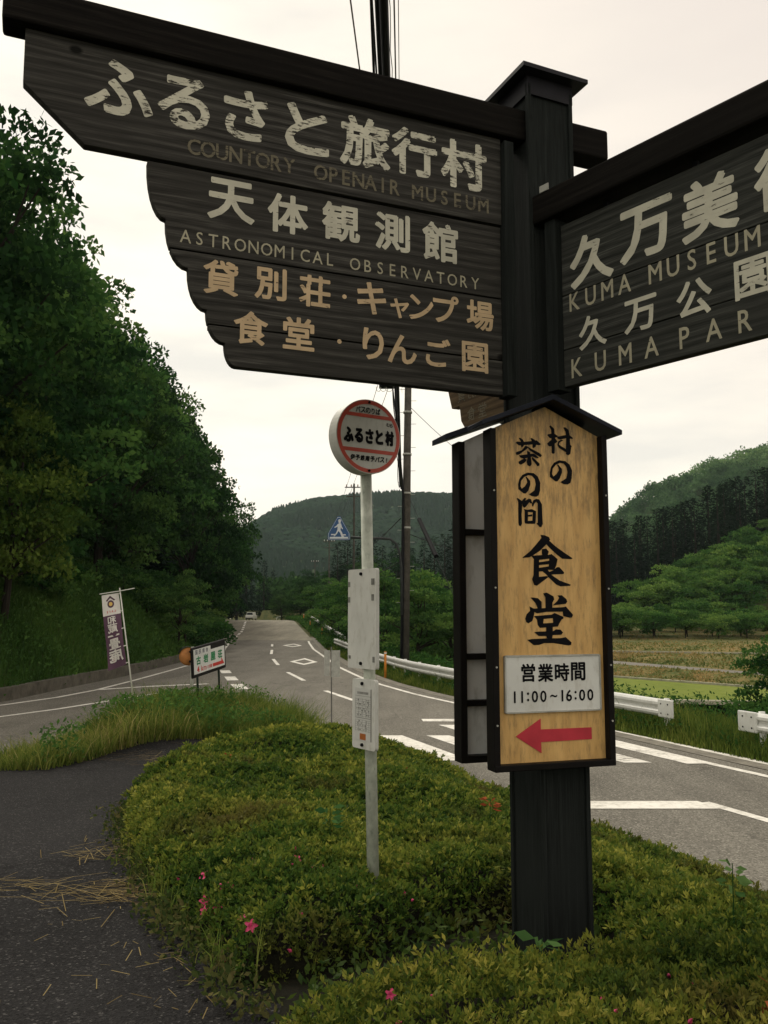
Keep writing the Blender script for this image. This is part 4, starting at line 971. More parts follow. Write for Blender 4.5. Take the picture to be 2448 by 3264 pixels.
def plant(kind, x, y, H=None, label=None, cat='tree', group=None, z=None, wide=1.0, rz=None):
    nm, (cm, tm) = random.choice(protos[kind])
    H0 = {'dark': 12., 'mid': 12., 'lime': 8., 'cedar': 20., 'orch': 3.2, 'valley': 6.5, 'shrub': 1.9}[kind]
    H = H or H0
    o = empty(nm, (x, y, float(G(x, y)) - 0.1 if z is None else z), random.uniform(0, 6.28) if rz is None else rz)
    s = H / H0; o.scale = (s * wide, s * wide, s)
    for n_, me in (('crown', cm), ('trunk', tm)):
        c = bpy.data.objects.new(n_, me); COL.objects.link(c); c.parent = o
    return tag(o, label, cat, group)

# ------------------------------------------------------------------ the wooded hill on the left
ER = [-0.60, -0.471, -0.436, -0.400, -0.380, -0.341, -0.293, -0.267, -0.235, -0.2006, -0.175, -0.1568, -0.153, -0.144, -0.138]
EE = [0.72, 0.66, 0.61, 0.53, 0.4735, 0.4035, 0.375, 0.346, 0.2955, 0.215, 0.20, 0.19, 0.146, 0.092, 0.049]
def skyline(x, y, R):                      # tallest top allowed so the wood keeps its stepped outline
    return 2.5 + y * float(np.interp((x + 0.55 * R) / y, ER, EE))
rows = [(4.8, [24, 27, 30.5, 34, 38, 42, 46.5, 51, 56, 61, 67, 73, 80, 88, 97, 107, 118]),
        (9.5, [26, 31, 36, 41, 46.5, 52, 58, 64, 71, 79, 88, 98, 110]),
        (15.5, [29, 35, 41.5, 48, 55, 62, 70, 79, 90, 104]),
        (22.5, [34, 42, 50, 59, 69, 80, 95])]
R_ = random.Random(11)
for ri, (off, ysr) in enumerate(rows):
    for y in ysr:
        y = y + R_.uniform(-.8, .8); x = float(xf(y)) - off + R_.uniform(-.7, .7)
        g = float(G(x, y)); zt = skyline(x, y, 4.0) - R_.uniform(0, 1.5) * (1 if ri else 1.6)
        H = min(zt - g, 19 + 3 * R_.random())
        if H < 3.5: continue
        kind = R_.choices(['dark', 'mid', 'cedar'], [4.2, 3.4, 1.4])[0]
        if ri == 0 and y < 32: kind = 'dark'
        lab = {'dark': 'dark broadleaf tree in the dense wood on the left bank', 'mid': 'greener broadleaf tree among the dark wood on the left bank', 'cedar': 'narrow dark conifer rising out of the wood on the left bank'}[kind]
        plant(kind, x, y, H, lab, 'tree', {'dark': 'dark trees of the left wood', 'mid': 'green trees of the left wood', 'cedar': 'conifers of the left wood'}[kind], wide=min(1.5, max(.85, 11.5 / H)) if kind != 'cedar' else 1.25)
for x, y, H in ((-17.2, 74, 15.0), (-18.0, 84, 16.5), (-19.4, 94, 17.5), (-21.0, 102, 17.5), (-22.4, 110, 18), (-24.2, 118, 17), (-27.5, 126, 16), (-30.5, 134, 18), (-33, 142, 20), (-38, 150, 21)):
    plant('dark', x, y, H, 'dark tree leaning over the left edge of the road towards the crest', 'tree', 'trees overhanging the road', z=0.9, wide=.82)
plant('lime', -12.9, 29.6, 8.2, 'bright yellow-green tree standing out from the dark wood at the left edge', 'tree', z=2.0, wide=0.8)
# understorey along the top of the bank
for k in range(80):
    y = 23 + 90 * (k / 80) ** 1.25 + R_.uniform(-1, 1); off = R_.uniform(1.6, 6.4) + (1.2 if y < 40 else 0)
    plant('shrub', float(xf(y)) - off, y, R_.uniform(1.0, 2.6), 'leafy shrub on the grassy bank below the wood', 'shrub', 'shrubs on the left bank', wide=1.15)
plant('valley', -11.0, 47.0, 3.8, 'light green rounded bush at the foot of the bank by the road', 'bush', wide=0.85, z=0.5)
plant('valley', -11.8, 52.0, 4.4, 'taller light green bush behind the rounded one at the bank foot', 'bush', wide=0.8, z=0.8)

for y in (56, 60, 64, 67.5, 71, 74, 77.5, 81, 85):
    plant('shrub', float(xf(y)) - R_.uniform(-.5, .5), y, R_.uniform(2.0, 3.0), 'leafy shrub spilling over the foot of the bank along the main road', 'shrub', 'shrubs along the road foot', wide=1.25)
# woods ahead where the road bends
for x, y, H in ((-29, 172, 15), (-33, 178, 17), (-25.5, 185, 13), (-38, 176, 19), (-43, 182, 20), (-31, 196, 17), (-22.5, 196, 9), (-48, 186, 22), (-36, 200, 20), (-26, 205, 12), (-54, 190, 22)):
    plant('cedar', x, y, H, 'dark cedar in the wood where the road bends out of sight', 'tree', 'cedars at the road bend', wide=1.35, z=0.5)
for x, y, H in ((-15.8, 180, 8), (-11, 172, 7.5), (-17.5, 150, 5.0), (-7, 165, 8.5), (-12.5, 130, 6.0), (-3, 150, 9), (2.5, 160, 11)):
    plant('dark', x, y, H, 'rounded dark tree beyond the guardrail at the crest of the road', 'tree', 'trees past the crest', wide=1.3)

# trees on the valley side of the road
for x, y, H in ((1.6, 41.5, 5.2), (4.4, 42.5, 5.6), (2.4, 47, 6.0), (6.0, 46, 6.6), (0.2, 50, 5.6), (4.0, 53, 6.4), (-1.2, 56, 5.8), (2.4, 60, 6.8), (-2.6, 64, 5.4), (7.4, 52, 6.8), (0.4, 68, 6.6), (-3.8, 74, 5.4), (-0.6, 80, 7.2), (-5.4, 88, 5.6), (4.4, 72, 7.2), (-2.6, 96, 7.4), (-7.4, 104, 6.2), (3.0, 92, 8.0), (-4.4, 112, 7.6), (8.5, 64, 7.2), (8.8, 80, 7.6)):
    plant('valley', x, y, H * 0.98, 'bushy green tree behind the guardrail on the valley side', 'tree', 'trees on the valley side', wide=1.15)
for k in range(16):
    x = -8 + 1.9 * k + R_.uniform(-.6, .6); y = 150 + R_.uniform(-8, 14)
    H = R_.uniform(11, 14.5) + max(0, (x - 4) * .25)
    plant('cedar', x, y + 10, H, 'dark conifer in the valley wood behind the leafy trees', 'tree', 'conifers of the valley wood', wide=1.5)
plant('valley', 9.0, 19.6, 3.1, 'small dark leafy tree at the right edge below the road', 'tree', wide=0.95)

# ------------------------------------------------------------------ terraced fields on the right
def terrace(name, A, B, mat, ext=(-0.9, 2.6), n=40, rows=8, bumps=0.0):
    """sheet between two level lines A and B, each ((x,y),(x,y),z)"""
    t = np.linspace(ext[0], ext[1], n)
    ln = lambda Q: (Q[0][0] + t * (Q[1][0] - Q[0][0]), Q[0][1] + t * (Q[1][1] - Q[0][1]))
    ax, ay = ln(A); bx, by = ln(B); u = np.linspace(0, 1, rows)[:, None]
    X_ = ax * (1 - u) + bx * u; Y_ = ay * (1 - u) + by * u; Z_ = A[2] * (1 - u) + B[2] * u + 0 * X_
    if bumps: Z_ = Z_ + bumps * (vnoise(X_, Y_, 0.8, 5) - .5) * np.sin(np.pi * u)
    o = link(name, grid_mesh(name, X_, Y_, Z_), mat); tag(o, kind='structure'); return o
m_field = ground_mat('young_green_field', [(0.095, 0.135, 0.022), (0.145, 0.185, 0.030), (0.20, 0.225, 0.045)], 0.12, 2.2, 0.3, 0.03)
m_emb = ground_mat('mown_embankment', [(0.040, 0.070, 0.018), (0.095, 0.110, 0.032), (0.20, 0.150, 0.058), (0.29, 0.200, 0.082)], 0.30, 2.6, 0.6, 0.1)
m_lane = ground_mat('grey_farm_lane', [(0.15, 0.14, 0.12), (0.22, 0.205, 0.18)], 0.4, 4, 0.3, 0.02)
m_orchg = ground_mat('orchard_floor', [(0.04, 0.075, 0.02), (0.10, 0.10, 0.035), (0.22, 0.15, 0.065)], 0.22, 2.0, 0.5, 0.06)
m_conc = plain('pale_concrete_edge', (0.42, 0.40, 0.31), 0.9, var=0.3, scale=2)
L0 = ((12.0, 44.5), (18.6, 43.4), -2.02); L1 = ((15.85, 61.6), (21.79, 53.58), -2.0); L2 = ((17.91, 65.26), (23.32, 54.75), -1.35)
L3 = ((18.3, 69.4), (23.95, 56.23), -1.31); L4 = ((18.09, 71.5), (29.36, 67.17), -0.7); L5 = ((18.5, 73.6), (30.79, 70.43), -0.69); L6 = ((20.02, 78.04), (34.16, 78.04), -0.2); L7 = ((19, 106), (38, 106), 0.55)
def mixl(A, B, f): return (tuple(A[0][i] * (1 - f) + B[0][i] * f for i in (0, 1)), tuple(A[1][i] * (1 - f) + B[1][i] * f for i in (0, 1)), A[2] * (1 - f) + B[2] * f)
terrace('field', L0, L1, m_field, (-0.7, 4.0)); terrace('embankment', L1, L2, m_emb, (-0.8, 3.2), bumps=.3); terrace('farm_lane', L2, L3, m_lane, (-0.8, 3.0))
terrace('embankment', L3, L4, m_emb, (-0.35, 2.2), bumps=.3); terrace('field', L4, L5, m_orchg, (-0.3, 2.6)); terrace('embankment', L5, L6, m_emb, (-0.35, 2.6), bumps=.25); terrace('orchard_ground', L6, L7, m_orchg, (-0.35, 3.2), 60, 16)
m_embg = leaf('embankment_grass', [(0, (0.050, 0.090, 0.022)), (.45, (0.125, 0.150, 0.042)), (.7, (0.28, 0.215, 0.08)), (1, (0.42, 0.31, 0.13))], .45, hue_var=0)
re_ = np.random.default_rng(91)
def tufts(A, B, n, ext, h):
    t_ = re_.uniform(ext[0], ext[1], n); u = re_.random(n)
    ln = lambda Q: (Q[0][0] + t_ * (Q[1][0] - Q[0][0]), Q[0][1] + t_ * (Q[1][1] - Q[0][1]))
    ax, ay = ln(A); bx, by = ln(B); x = ax * (1 - u) + bx * u; y = ay * (1 - u) + by * u; z = A[2] * (1 - u) + B[2] * u
    V = cards(np.stack([x, y, z], -1), h * re_.uniform(.5, 1.4, n), re_, np.array([[0, -.2, .7]]), .7, .5)
    return V, np.clip(.55 * vnoise(x, y, 2.6, 3) + .5 * vnoise(x, y, .9, 9) + re_.normal(0, .14, n) - .05, 0, 1)
def edge_kerb(name, A, ext, w=0.22, h=0.14):
    P = [(A[0][0] + t * (A[1][0] - A[0][0]), A[0][1] + t * (A[1][1] - A[0][1])) for t in np.linspace(ext[0], ext[1], 12)]
    mb = MB()
    for p, q in zip(P, P[1:]):
        c = ((p[0] + q[0]) / 2, (p[1] + q[1]) / 2, A[2] + h / 2 - .02); l = math.hypot(q[0] - p[0], q[1] - p[1])
        mb.box(c, (l + .002, w, h), math.atan2(q[1] - p[1], q[0] - p[0]))
    o = mb.build(name, m_conc); tag(o, kind='structure')
tv = [tufts(L1, L2, 5000, (-.8, 3.2), .17), tufts(L3, L4, 5000, (-.35, 2.2), .19), tufts(L5, L6, 3500, (-.35, 2.4), .20), tufts(L6, L7, 1500, (-.3, 2.5), .2)]
o = link('embankment_grass', np_mesh('embankment_grass', np.concatenate([v[0] for v in tv]), 4, np.concatenate([v[1] for v in tv])), m_embg); tag(o, kind='stuff')
edge_kerb('field_edge', L1, (-.8, 3.0)); edge_kerb('field_edge', L4, (-.3, 2.2)); edge_kerb('field_edge', (L0[0], L0[1], -2.0), (-.6, 3.0), 0.3, 0.2)
for row, (y0, xa, xb_, st) in enumerate(((85.2, 19.5, 48, 3.4), (88.5, 20.5, 50, 3.0), (92, 21, 52, 3.2), (96.5, 22, 54, 3.3), (101, 24, 58, 3.6))):
    x = xa + R_.uniform(0, 1.0)
    while x < xb_:
        plant('orch', x, y0 + R_.uniform(-.9, .9), R_.uniform(2.6, 3.7), 'low spreading fruit tree in the orchard above the terraces', 'tree', 'orchard trees on the level', z=float(np.interp(y0, [78, 106], [-.2, .55])) - .05, wide=1.05)
        x += st + R_.uniform(-.5, .6)
for k in range(78):
    y = R_.uniform(107, 138); x = R_.uniform(31 + (y - 107) * .62, 46 + (y - 107) * 1.2)
    plant('orch', x, y, R_.uniform(3.8, 5.4), 'broad bright green tree on the slope above the orchard', 'tree', 'trees on the orchard slope', wide=1.05)
plant('orch', 33.0, 114.5, 5.0, 'single round green tree at the tip of the grassy slope before the cedars', 'tree', wide=0.85)
# the cedar stand
for k in range(64):
    y = R_.uniform(139, 168); x = 30 + 52 * (k + R_.random()) / 64 * (y / 150)
    zt = 2.5 + y * float(np.interp(x / y, [0.2, 0.2577, 0.285, 0.317, 0.345, 0.394, 0.448, .56], [.10, .1054, .1162, .127, .1379, .157, .1733, .2])) - R_.uniform(0, 2.2)
    plant('cedar', x, y, zt - float(G(x, y)), 'tall dark cedar in the stand behind the orchard slope', 'tree', 'cedars behind the orchard', wide=1.3)

# ------------------------------------------------------------------ far hills
def ico():
    p = (1 + 5 ** .5) / 2
    v = [(-1, p, 0), (1, p, 0), (-1, -p, 0), (1, -p, 0), (0, -1, p), (0, 1, p), (0, -1, -p), (0, 1, -p), (p, 0, -1), (p, 0, 1), (-p, 0, -1), (-p, 0, 1)]
    f = [(0, 11, 5), (0, 5, 1), (0, 1, 7), (0, 7, 10), (0, 10, 11), (1, 5, 9), (5, 11, 4), (11, 10, 2), (10, 7, 6), (7, 1, 8), (3, 9, 4), (3, 4, 2), (3, 2, 6), (3, 6, 8), (3, 8, 9), (4, 9, 5), (2, 4, 11), (6, 2, 10), (8, 6, 7), (9, 8, 1)]
    v = [np.array(q) / np.linalg.norm(q) for q in v]; c = {}; g = []
    def mid(a, b):
        k = (min(a, b), max(a, b))
        if k not in c: m = v[a] + v[b]; v.append(m / np.linalg.norm(m)); c[k] = len(v) - 1
        return c[k]
    for a, b, d in f:
        x, y, z = mid(a, b), mid(b, d), mid(d, a); g += [(a, x, z), (b, y, x), (d, z, y), (x, y, z)]
    return np.array(v), np.array(g)
IV, IF = ico()
def crowns_mesh(name, P, R, r, conif):
    n = len(P)
    D = IV[None] * (1 + r.normal(0, 0.11, (n, len(IV), 1)))
    sc = np.stack([R, R, R * np.where(conif, 1.7, 0.7)], -1)[:, None, :]
    taper = np.where(conif[:, None], np.clip(1.0 - 0.75 * (IV[None, :, 2] * .5 + .5), .12, 1), 1.0)
    V = D * sc; V[:, :, 0] *= taper; V[:, :, 1] *= taper
    V += P[:, None, :]
    T = V[:, IF, :].reshape(-1, 3, 3)
    ti = np.clip(np.repeat(r.uniform(0.1, 0.9, n) * np.where(conif, .8, 1), len(IF)) + r.normal(0, .1, n * len(IF)), 0, 1)
    return np_mesh(name, T, 3, ti)
def hill(name, ridx, ridz, y0, yr, y1, xs_, mat, nz=0.06):
    ys_ = np.concatenate([np.linspace(y0, yr, 30), np.linspace(yr, y1, 8)[1:]])
    X_, Y_ = np.meshgrid(xs_, ys_)
    f = np.where(Y_ <= yr, sm((Y_ - y0) / (yr - y0)) * .35 + .65 * np.clip((Y_ - y0) / (yr - y0), 0, 1), 1 - .5 * (Y_ - yr) / (y1 - yr))
    r_ = np.interp(X_, ridx, ridz)
    Z_ = r_ * f * (1 + nz * (vnoise(X_, Y_, 90, 2) - .5) * np.sin(np.pi * np.clip(f, 0, 1)) * 6) - 3 + 0
    o = link(name, grid_mesh(name, X_, Y_, Z_), mat); tag(o, kind='structure')
    return lambda x, y: (np.interp(x, ridx, ridz) * np.where(y <= yr, sm((y - y0) / (yr - y0)) * .35 + .65 * np.clip((y - y0) / (yr - y0), 0, 1), 1 - .5 * (y - yr) / (y1 - yr))) * (1 + nz * (vnoise(x, y, 90, 2) - .5) * np.sin(np.pi * np.clip(np.where(y <= yr, sm((y - y0) / (yr - y0)) * .35 + .65 * np.clip((y - y0) / (yr - y0), 0, 1), 1 - .5 * (y - yr) / (y1 - yr)), 0, 1)) * 6) - 3
m_hillg = ground_mat('wooded_hill_ground', [(0.02, 0.04, 0.015), (0.035, 0.06, 0.02), (0.05, 0.08, 0.03)], 0.05, 0.4)
m_far = leaf('far_wood_leaves', [(0.0, (0.013, 0.030, 0.016)), (0.5, (0.017, 0.037, 0.019)), (1.0, (0.024, 0.048, 0.022))], 0.0, hue_var=0)
# central mountain
m_hill = leaf('hill_wood_leaves', [(0.0, (0.040, 0.085, 0.036)), (0.5, (0.10, 0.18, 0.070)), (1.0, (0.20, 0.30, 0.12))], 0.45, hue_var=0)
fm = hill('mountain', [-700, -400, -260, -180, -140, -111, -72, -34, 10, 73, 150, 228, 330, 500, 800], [10, 22, 55, 80, 90, 109, 120, 124, 127, 125, 112, 96, 74, 40, 15], 430, 900, 1150, np.linspace(-700, 800, 90), m_hillg, 0.025)
r = np.random.default_rng(31); n = 15000
px_ = r.uniform(-240, 260, n); py_ = 440 + 475 * r.random(n) ** 0.8
con = vnoise(px_, py_, 60, 9) > .5
Rr = r.uniform(2.3, 4.3, n) * np.where(con, .75, 1)
o = link('mountain_wood', crowns_mesh('mountain_wood', np.stack([px_, py_, fm(px_, py_) + Rr * .6], -1), Rr, r, con), m_far); tag(o, kind='stuff')
# nearer hill on the right
fr = hill('hill', [20, 60, 90, 103, 112, 123, 140, 158, 180, 230, 320, 420, 600], [0, 4, 28, 41, 49, 58, 66, 73, 79, 90, 96, 80, 30], 250, 400, 520, np.linspace(20, 600, 60), m_hillg, 0.03)
n = 1900; px_ = r.uniform(84, 330, n); py_ = 262 + 150 * r.random(n) ** .75; Rr = r.uniform(2.4, 4.6, n)
pz = fr(px_, py_) + Rr * .55
nl = 150
d = rdirs(n * nl, r); d[:, 2] = np.abs(d[:, 2]) * 1.0 - .15
lob = 1 + 0.35 * np.sin(d[:, 0] * 5 + np.repeat(px_, nl)) * np.sin(d[:, 1] * 5 + np.repeat(py_, nl))
P = np.repeat(np.stack([px_, py_, pz], -1), nl, 0) + d * (np.repeat(Rr, nl) * r.uniform(.7, 1.05, n * nl) * lob)[:, None]
V = cards(P, np.repeat(Rr, nl) * .26 * r.uniform(.6, 1.4, n * nl), r, d * .5, 1.0, .7)
lightpatch = (vnoise(px_, py_, 38, 4) > .48)
ti = np.clip(np.repeat(np.where(lightpatch, r.uniform(.45, 1, n), r.uniform(0, .4, n)), nl) + r.normal(0, .13, n * nl), 0, 1)
o = link('hill_wood', np_mesh('hill_wood', V, 4, ti), m_hill); tag(o, kind='stuff')
# low woods in the valley between
n = 700; py_ = 190 + 230 * r.random(n); px_ = r.uniform(-.16, .16, n) * py_ + 8; Rr = r.uniform(2.6, 4.6, n)
pz = -1.5 + Rr * .9 + (py_ - 190) * .035 + r.uniform(0, 3, n); nl = 170
d = rdirs(n * nl, r)
P = np.repeat(np.stack([px_, py_, pz], -1), nl, 0) + d * (np.repeat(Rr, nl) * r.uniform(.7, 1.1, n * nl))[:, None] * np.array([1, 1, 1.35])
V = cards(P, np.repeat(Rr, nl) * .28 * r.uniform(.6, 1.4, n * nl), r, d * .5, 1.0, .7)
ti = np.clip(np.repeat(r.uniform(0, .65, n), nl) + r.normal(0, .13, n * nl), 0, 1)
o = link('valley_wood', np_mesh('valley_wood', V, 4, ti), m_leaf_dark); tag(o, kind='stuff')

# ------------------------------------------------------------------ guardrails, delineators
m_rail = plain('white_guardrail_paint', (0.66, 0.67, 0.64), 0.4, var=0.12, scale=3, dirt=(0.52, 0.51, 0.46))
def rail_line(y, off): 
    y2 = y + .05
    tx, ty = float(xr(y2) - xr(y)), .05; l = math.hypot(tx, ty)
    return (float(xr(y)) + off * ty / l, y - off * tx / l)
PROF = [(0, .345), (-.045, .325), (-.075, .285), (-.075, .24), (-.03, .20), (-.02, .172), (-.03, .145), (-.075, .105), (-.075, .06), (-.045, .02), (0, 0)]
def guardrail(label, ys_, off, dz, top, step, cap_first=False, zfun=None, pts=None):
    pts = pts or [rail_line(y, off) for y in ys_]
    zf_ = zfun or (lambda p: float(zr(p[1])) + dz)
    t = empty('guardrail', (pts[0][0], pts[0][1], zf_(pts[0]))); tag(t, label, 'guardrail', None)
    o_ = (pts[0][0], pts[0][1], zf_(pts[0]))
    vs = []; fs = []; k = len(PROF)
    for i, p in enumerate(pts):
        a = pts[max(i - 1, 0)]; b = pts[min(i + 1, len(pts) - 1)]
        tx, ty = b[0] - a[0], b[1] - a[1]; l = math.hypot(tx, ty); nx, ny = ty / l, -tx / l
        if nx < 0: nx, ny = -nx, -ny
        for u, v in PROF: vs.append((p[0] + nx * u - o_[0], p[1] + ny * u - o_[1], zf_(p) + top - .345 + v - o_[2]))
        if i: fs += [((i - 1) * k + j, (i - 1) * k + j + 1, i * k + j + 1, i * k + j) for j in range(k - 1)]
    ob = MB().add(vs, fs).build('rail', m_rail, t, smooth=False)
    so = ob.modifiers.new('thickness', 'SOLIDIFY'); so.thickness = 0.006
    acc = 0.35; 
    for a, b in zip(pts, pts[1:]):
        l = math.hypot(b[0] - a[0], b[1] - a[1])
        while acc < l:
            f = acc / l; x, y, = a[0] + (b[0] - a[0]) * f, a[1] + (b[1] - a[1]) * f
            z = zf_((x, y))
            MB().cyl((x + .075 - o_[0], y - o_[1], z - .5 - o_[2]), (x + .075 - o_[0], y - o_[1], z + top + .02 - o_[2]), 0.057, n=14).build('post', m_rail, t, smooth=True)
            acc += step
        acc -= l
    if cap_first:
        p, q = pts[0], pts[1]; l = math.hypot(q[0] - p[0], q[1] - p[1]); tx, ty = (q[0] - p[0]) / l, (q[1] - p[1]) / l
        rz = math.atan2(ty, tx)
        mb = MB(); c = (-.045 * abs(ty) + tx * .16, ty * .16, top - .172)
        mb.box((-.06 + tx * .18, ty * .18, top - .172), (0.46, .052, .365), rz)
        mb.build('end_cap', m_rail, t, bevel=.02)
        for du, dv in ((-.1, .09), (-.1, -.10), (.12, .09), (.12, -.10)):
            cx, cy = -.06 + tx * (.18 + du), ty * (.18 + du); n_ = (-abs(ty), tx * (1 if ty > 0 else -1))
            MB().cyl((cx + n_[0] * .02, cy + n_[1] * .02, top - .172 + dv), (cx + n_[0] * .034, cy + n_[1] * .034, top - .172 + dv), .016, n=8).build('bolt', m_black, t)
    return t
guardrail('long white guardrail beside the road whose near end stops in the weeds', list(np.linspace(17.4, 60, 40)), 1.45, 0.0, 0.72, 2.0, True)
guardrail('white guardrail entering at the right edge of the photo', list(np.linspace(15.62, 2, 16)), 1.5, 0.0, 0.72, 2.0, True)
guardrail('thin pale guardrail higher up the grassy verge before the crest', list(np.linspace(63, 112, 26)), 2.3, 0.15, 0.75, 3.0)
guardrail('curving guardrail on the far side of the bend past the crest', None, 0, 0, 0.8, 3.0, zfun=lambda p: 0.75 + (p[0] + 25) * .045, pts=[(-19.5, 158), (-19.3, 168), (-20.5, 177), (-23, 183), (-26.5, 187), (-31, 190), (-36, 192)])
m_deli = plain('orange_delineator', (0.55, 0.20, 0.02), 0.5)
for x, y, h in ((0.05, 33.8, 1.05), (-1.96, 50, 1.0), (-5.3, 75, 1.0), (-7.6, 90, 1.0), (-10.1, 110, 1.0)):
    g = float(G(x, y)); t = empty('delineator_post', (x, y, g)); tag(t, 'slim orange delineator post along the guardrail', 'marker post', 'orange delineators along the verge')
    z1 = (1.0 if y < 60 else float(zr(y)) + 1.15) - g
    MB().cyl((0, 0, -.3), (0, 0, z1), 0.05, n=10).build('post', m_deli, t, smooth=True)
    MB().cyl((0, 0, z1 - .08), (0, 0, z1 - .03), 0.053, n=10).build('band', m_white, t)

# ------------------------------------------------------------------ concrete edging and stone under the bank
mb = MB()
wy = np.linspace(20.5, 45, 26)
for a, b in zip(wy, wy[1:]):
    xa, xb2 = float(xf(a)) + .12, float(xf(b)) + .12
    c = ((xa + xb2) / 2, (a + b) / 2, 0.14); l = math.hypot(xb2 - xa, b - a)
    mb.box(c, (0.24, l + .01, 0.46), -math.atan2(xb2 - xa, b - a))
o = mb.build('retaining_wall', plain('old_mossy_concrete', (0.105, 0.095, 0.072), 0.9, var=0.45, scale=2.5, dirt=(0.03, 0.035, 0.02))); tag(o, 'low weathered concrete wall along the foot of the grassy bank', 'wall')
g = float(G(-13.6, 33)); t = empty('stone_marker', (-13.25, 32.2, 4.95)); tag(t, 'small pale stone marker standing on the dark bank at the left', 'stone')
MB().box((0, 0, .28), (.15, .14, .50)).build('stone', m_conc, t, bevel=.02); MB().box((0.02, 0, -.25), (.26, .22, .56)).build('base', m_conc, t, bevel=.02)

# ------------------------------------------------------------------ utility poles, lamps, wires
m_upole = plain('dark_concrete_pole', (0.085, 0.078, 0.066), 0.85, var=0.35, scale=4, dirt=(0.04, 0.036, 0.03))
m_wire = plain('black_cable', (0.010, 0.010, 0.012), 0.6)
UX, UY = 0.82, 36.0
t = empty('utility_pole', (UX, UY, -.3)); tag(t, 'tall dark concrete utility pole with step bolts and a transformer box, behind the bus stop', 'utility pole')
MB().tube([(0, 0, -.4), (0.115, 0, 7), (0.25, 0, 15)], [.20, .17, .13], 20).build('pole', m_upole, t, smooth=True)
for k in range(22):
    z = 3.2 + k * .5; s_ = 1 if k % 2 else -1; xx = 0.115 * z / 7
    MB().cyl((xx, 0, z), (xx + s_ * .36, -0.02, z), 0.011, n=6).build('step_bolt', m_steel, t)
for z in (6.3, 7.75, 11.2, 9.4): MB().tube([(0.115 * z / 7, 0, z - .04), (0.115 * z / 7, 0, z + .04)], .19, 18).build('band', m_steel, t, smooth=True)
tb = MB().box((-.70, 0.05, 12.65), (0.66, .5, 0.72)).build('transformer', m_black, t, bevel=.04)
for i, x in enumerate((-.95, -.75, -.5)):
    P_ = [(x - .1 + .2 * math.cos(a) * (.5 + .2 * i), -.1, 12.3 - .22 * abs(math.sin(a))) for a in np.linspace(0, math.pi, 9)]
    MB().tube(P_, .011, 5).build('lead', m_steel, tb)
MB().box((-.25, 0.05, 12.9), (1.9, .09, .09)).build('crossarm', m_steel, t); MB().box((0.1, 0, 13.9), (1.9, .09, .09)).build('crossarm', m_steel, t)
MB().tube([(-.11, -.2, 0.0), (-.05, -.2, 5), (-.02, -.18, 7.6), (-.20, -.18, 10), (-.45, -.1, 12.2)], [.065, .065, .05, .03, .03], 8).build('conduit', m_wire, t, smooth=True)
m_armgrey = plain('dark_grey_arm', (0.045, 0.05, 0.05), 0.6, var=.3)
# pedestrian crossing sign on its bent arm
t = empty('crossing_sign', (0.58, 35.72, 2.4)); tag(t, 'blue pedestrian crossing sign hanging on a bent grey arm from the utility pole', 'road sign')
MB().tube([(.14, 0, 0), (.13, 0, 1.9), (.08, 0, 2.5), (-.08, 0, 2.92), (-.32, 0, 3.1), (-.6, 0, 3.13), (-1.95, 0, 3.17)], .055, 10).build('arm', m_armgrey, t, smooth=True)
m_blue = plain('sign_blue', (0.025, 0.085, 0.22), 0.4, var=.1)
sx, sz = -2.44, 3.06; a = .46
ol = [(sx - a, sz), (sx + a, sz), (sx + a, sz + .26), (sx + .06, sz + .98), (sx - .06, sz + .98), (sx - a, sz + .26)]
bl = MB().prism(ol, -.09, -.06).build('plate', m_blue, t, bevel=.01)
pe = plain('sign_white', (0.62, 0.66, 0.68), 0.4, var=.05)
mb = MB(); yk = -.094
def poly(pts): mb.add([(sx + u, yk, sz + v) for u, v in pts], [tuple(range(len(pts)))])
poly([(-.38, .06), (.38, .06), (.37, .13), (-.37, .13)])
poly([(-.33, .20), (-.14, .20), (-.12, .25), (-.31, .25)]); poly([(.12, .19), (.30, .19), (.27, .24), (.12, .24)])
mb.add([(sx + .03 + .055 * math.cos(k * .524), yk, sz + .76 + .06 * math.sin(k * .524)) for k in range(12)], [tuple(range(12))])
poly([(-.05, .80), (.11, .80), (.08, .83), (.06, .86), (.0, .86), (-.02, .83)])
poly([(-.05, .66), (.03, .705), (.09, .68), (.12, .56), (.17, .47), (.14, .44), (.08, .53), (.07, .42), (.14, .30), (.17, .19), (.22, .15), (.20, .12), (.12, .13), (.10, .16), (.05, .30), (-.02, .37), (-.09, .24), (-.15, .18), (-.20, .14), (-.21, .17), (-.17, .21), (-.12, .29), (-.06, .42), (-.05, .56), (-.12, .52), (-.18, .50), (-.18, .54), (-.11, .58)])
mb.build('walker', pe, bl)
mb = MB(); n = len(ol); c = (sx, sz + .4)
inn = [(c[0] + (u - c[0]) * .93, c[1] + (v - c[1]) * .93) for u, v in ol]; i2 = [(c[0] + (u - c[0]) * .90, c[1] + (v - c[1]) * .90) for u, v in ol]
mb.add([(u, yk + .001, v) for u, v in inn + i2], [(k, (k + 1) % n, (k + 1) % n + n, k + n) for k in range(n)]); mb.build('border', pe, bl)

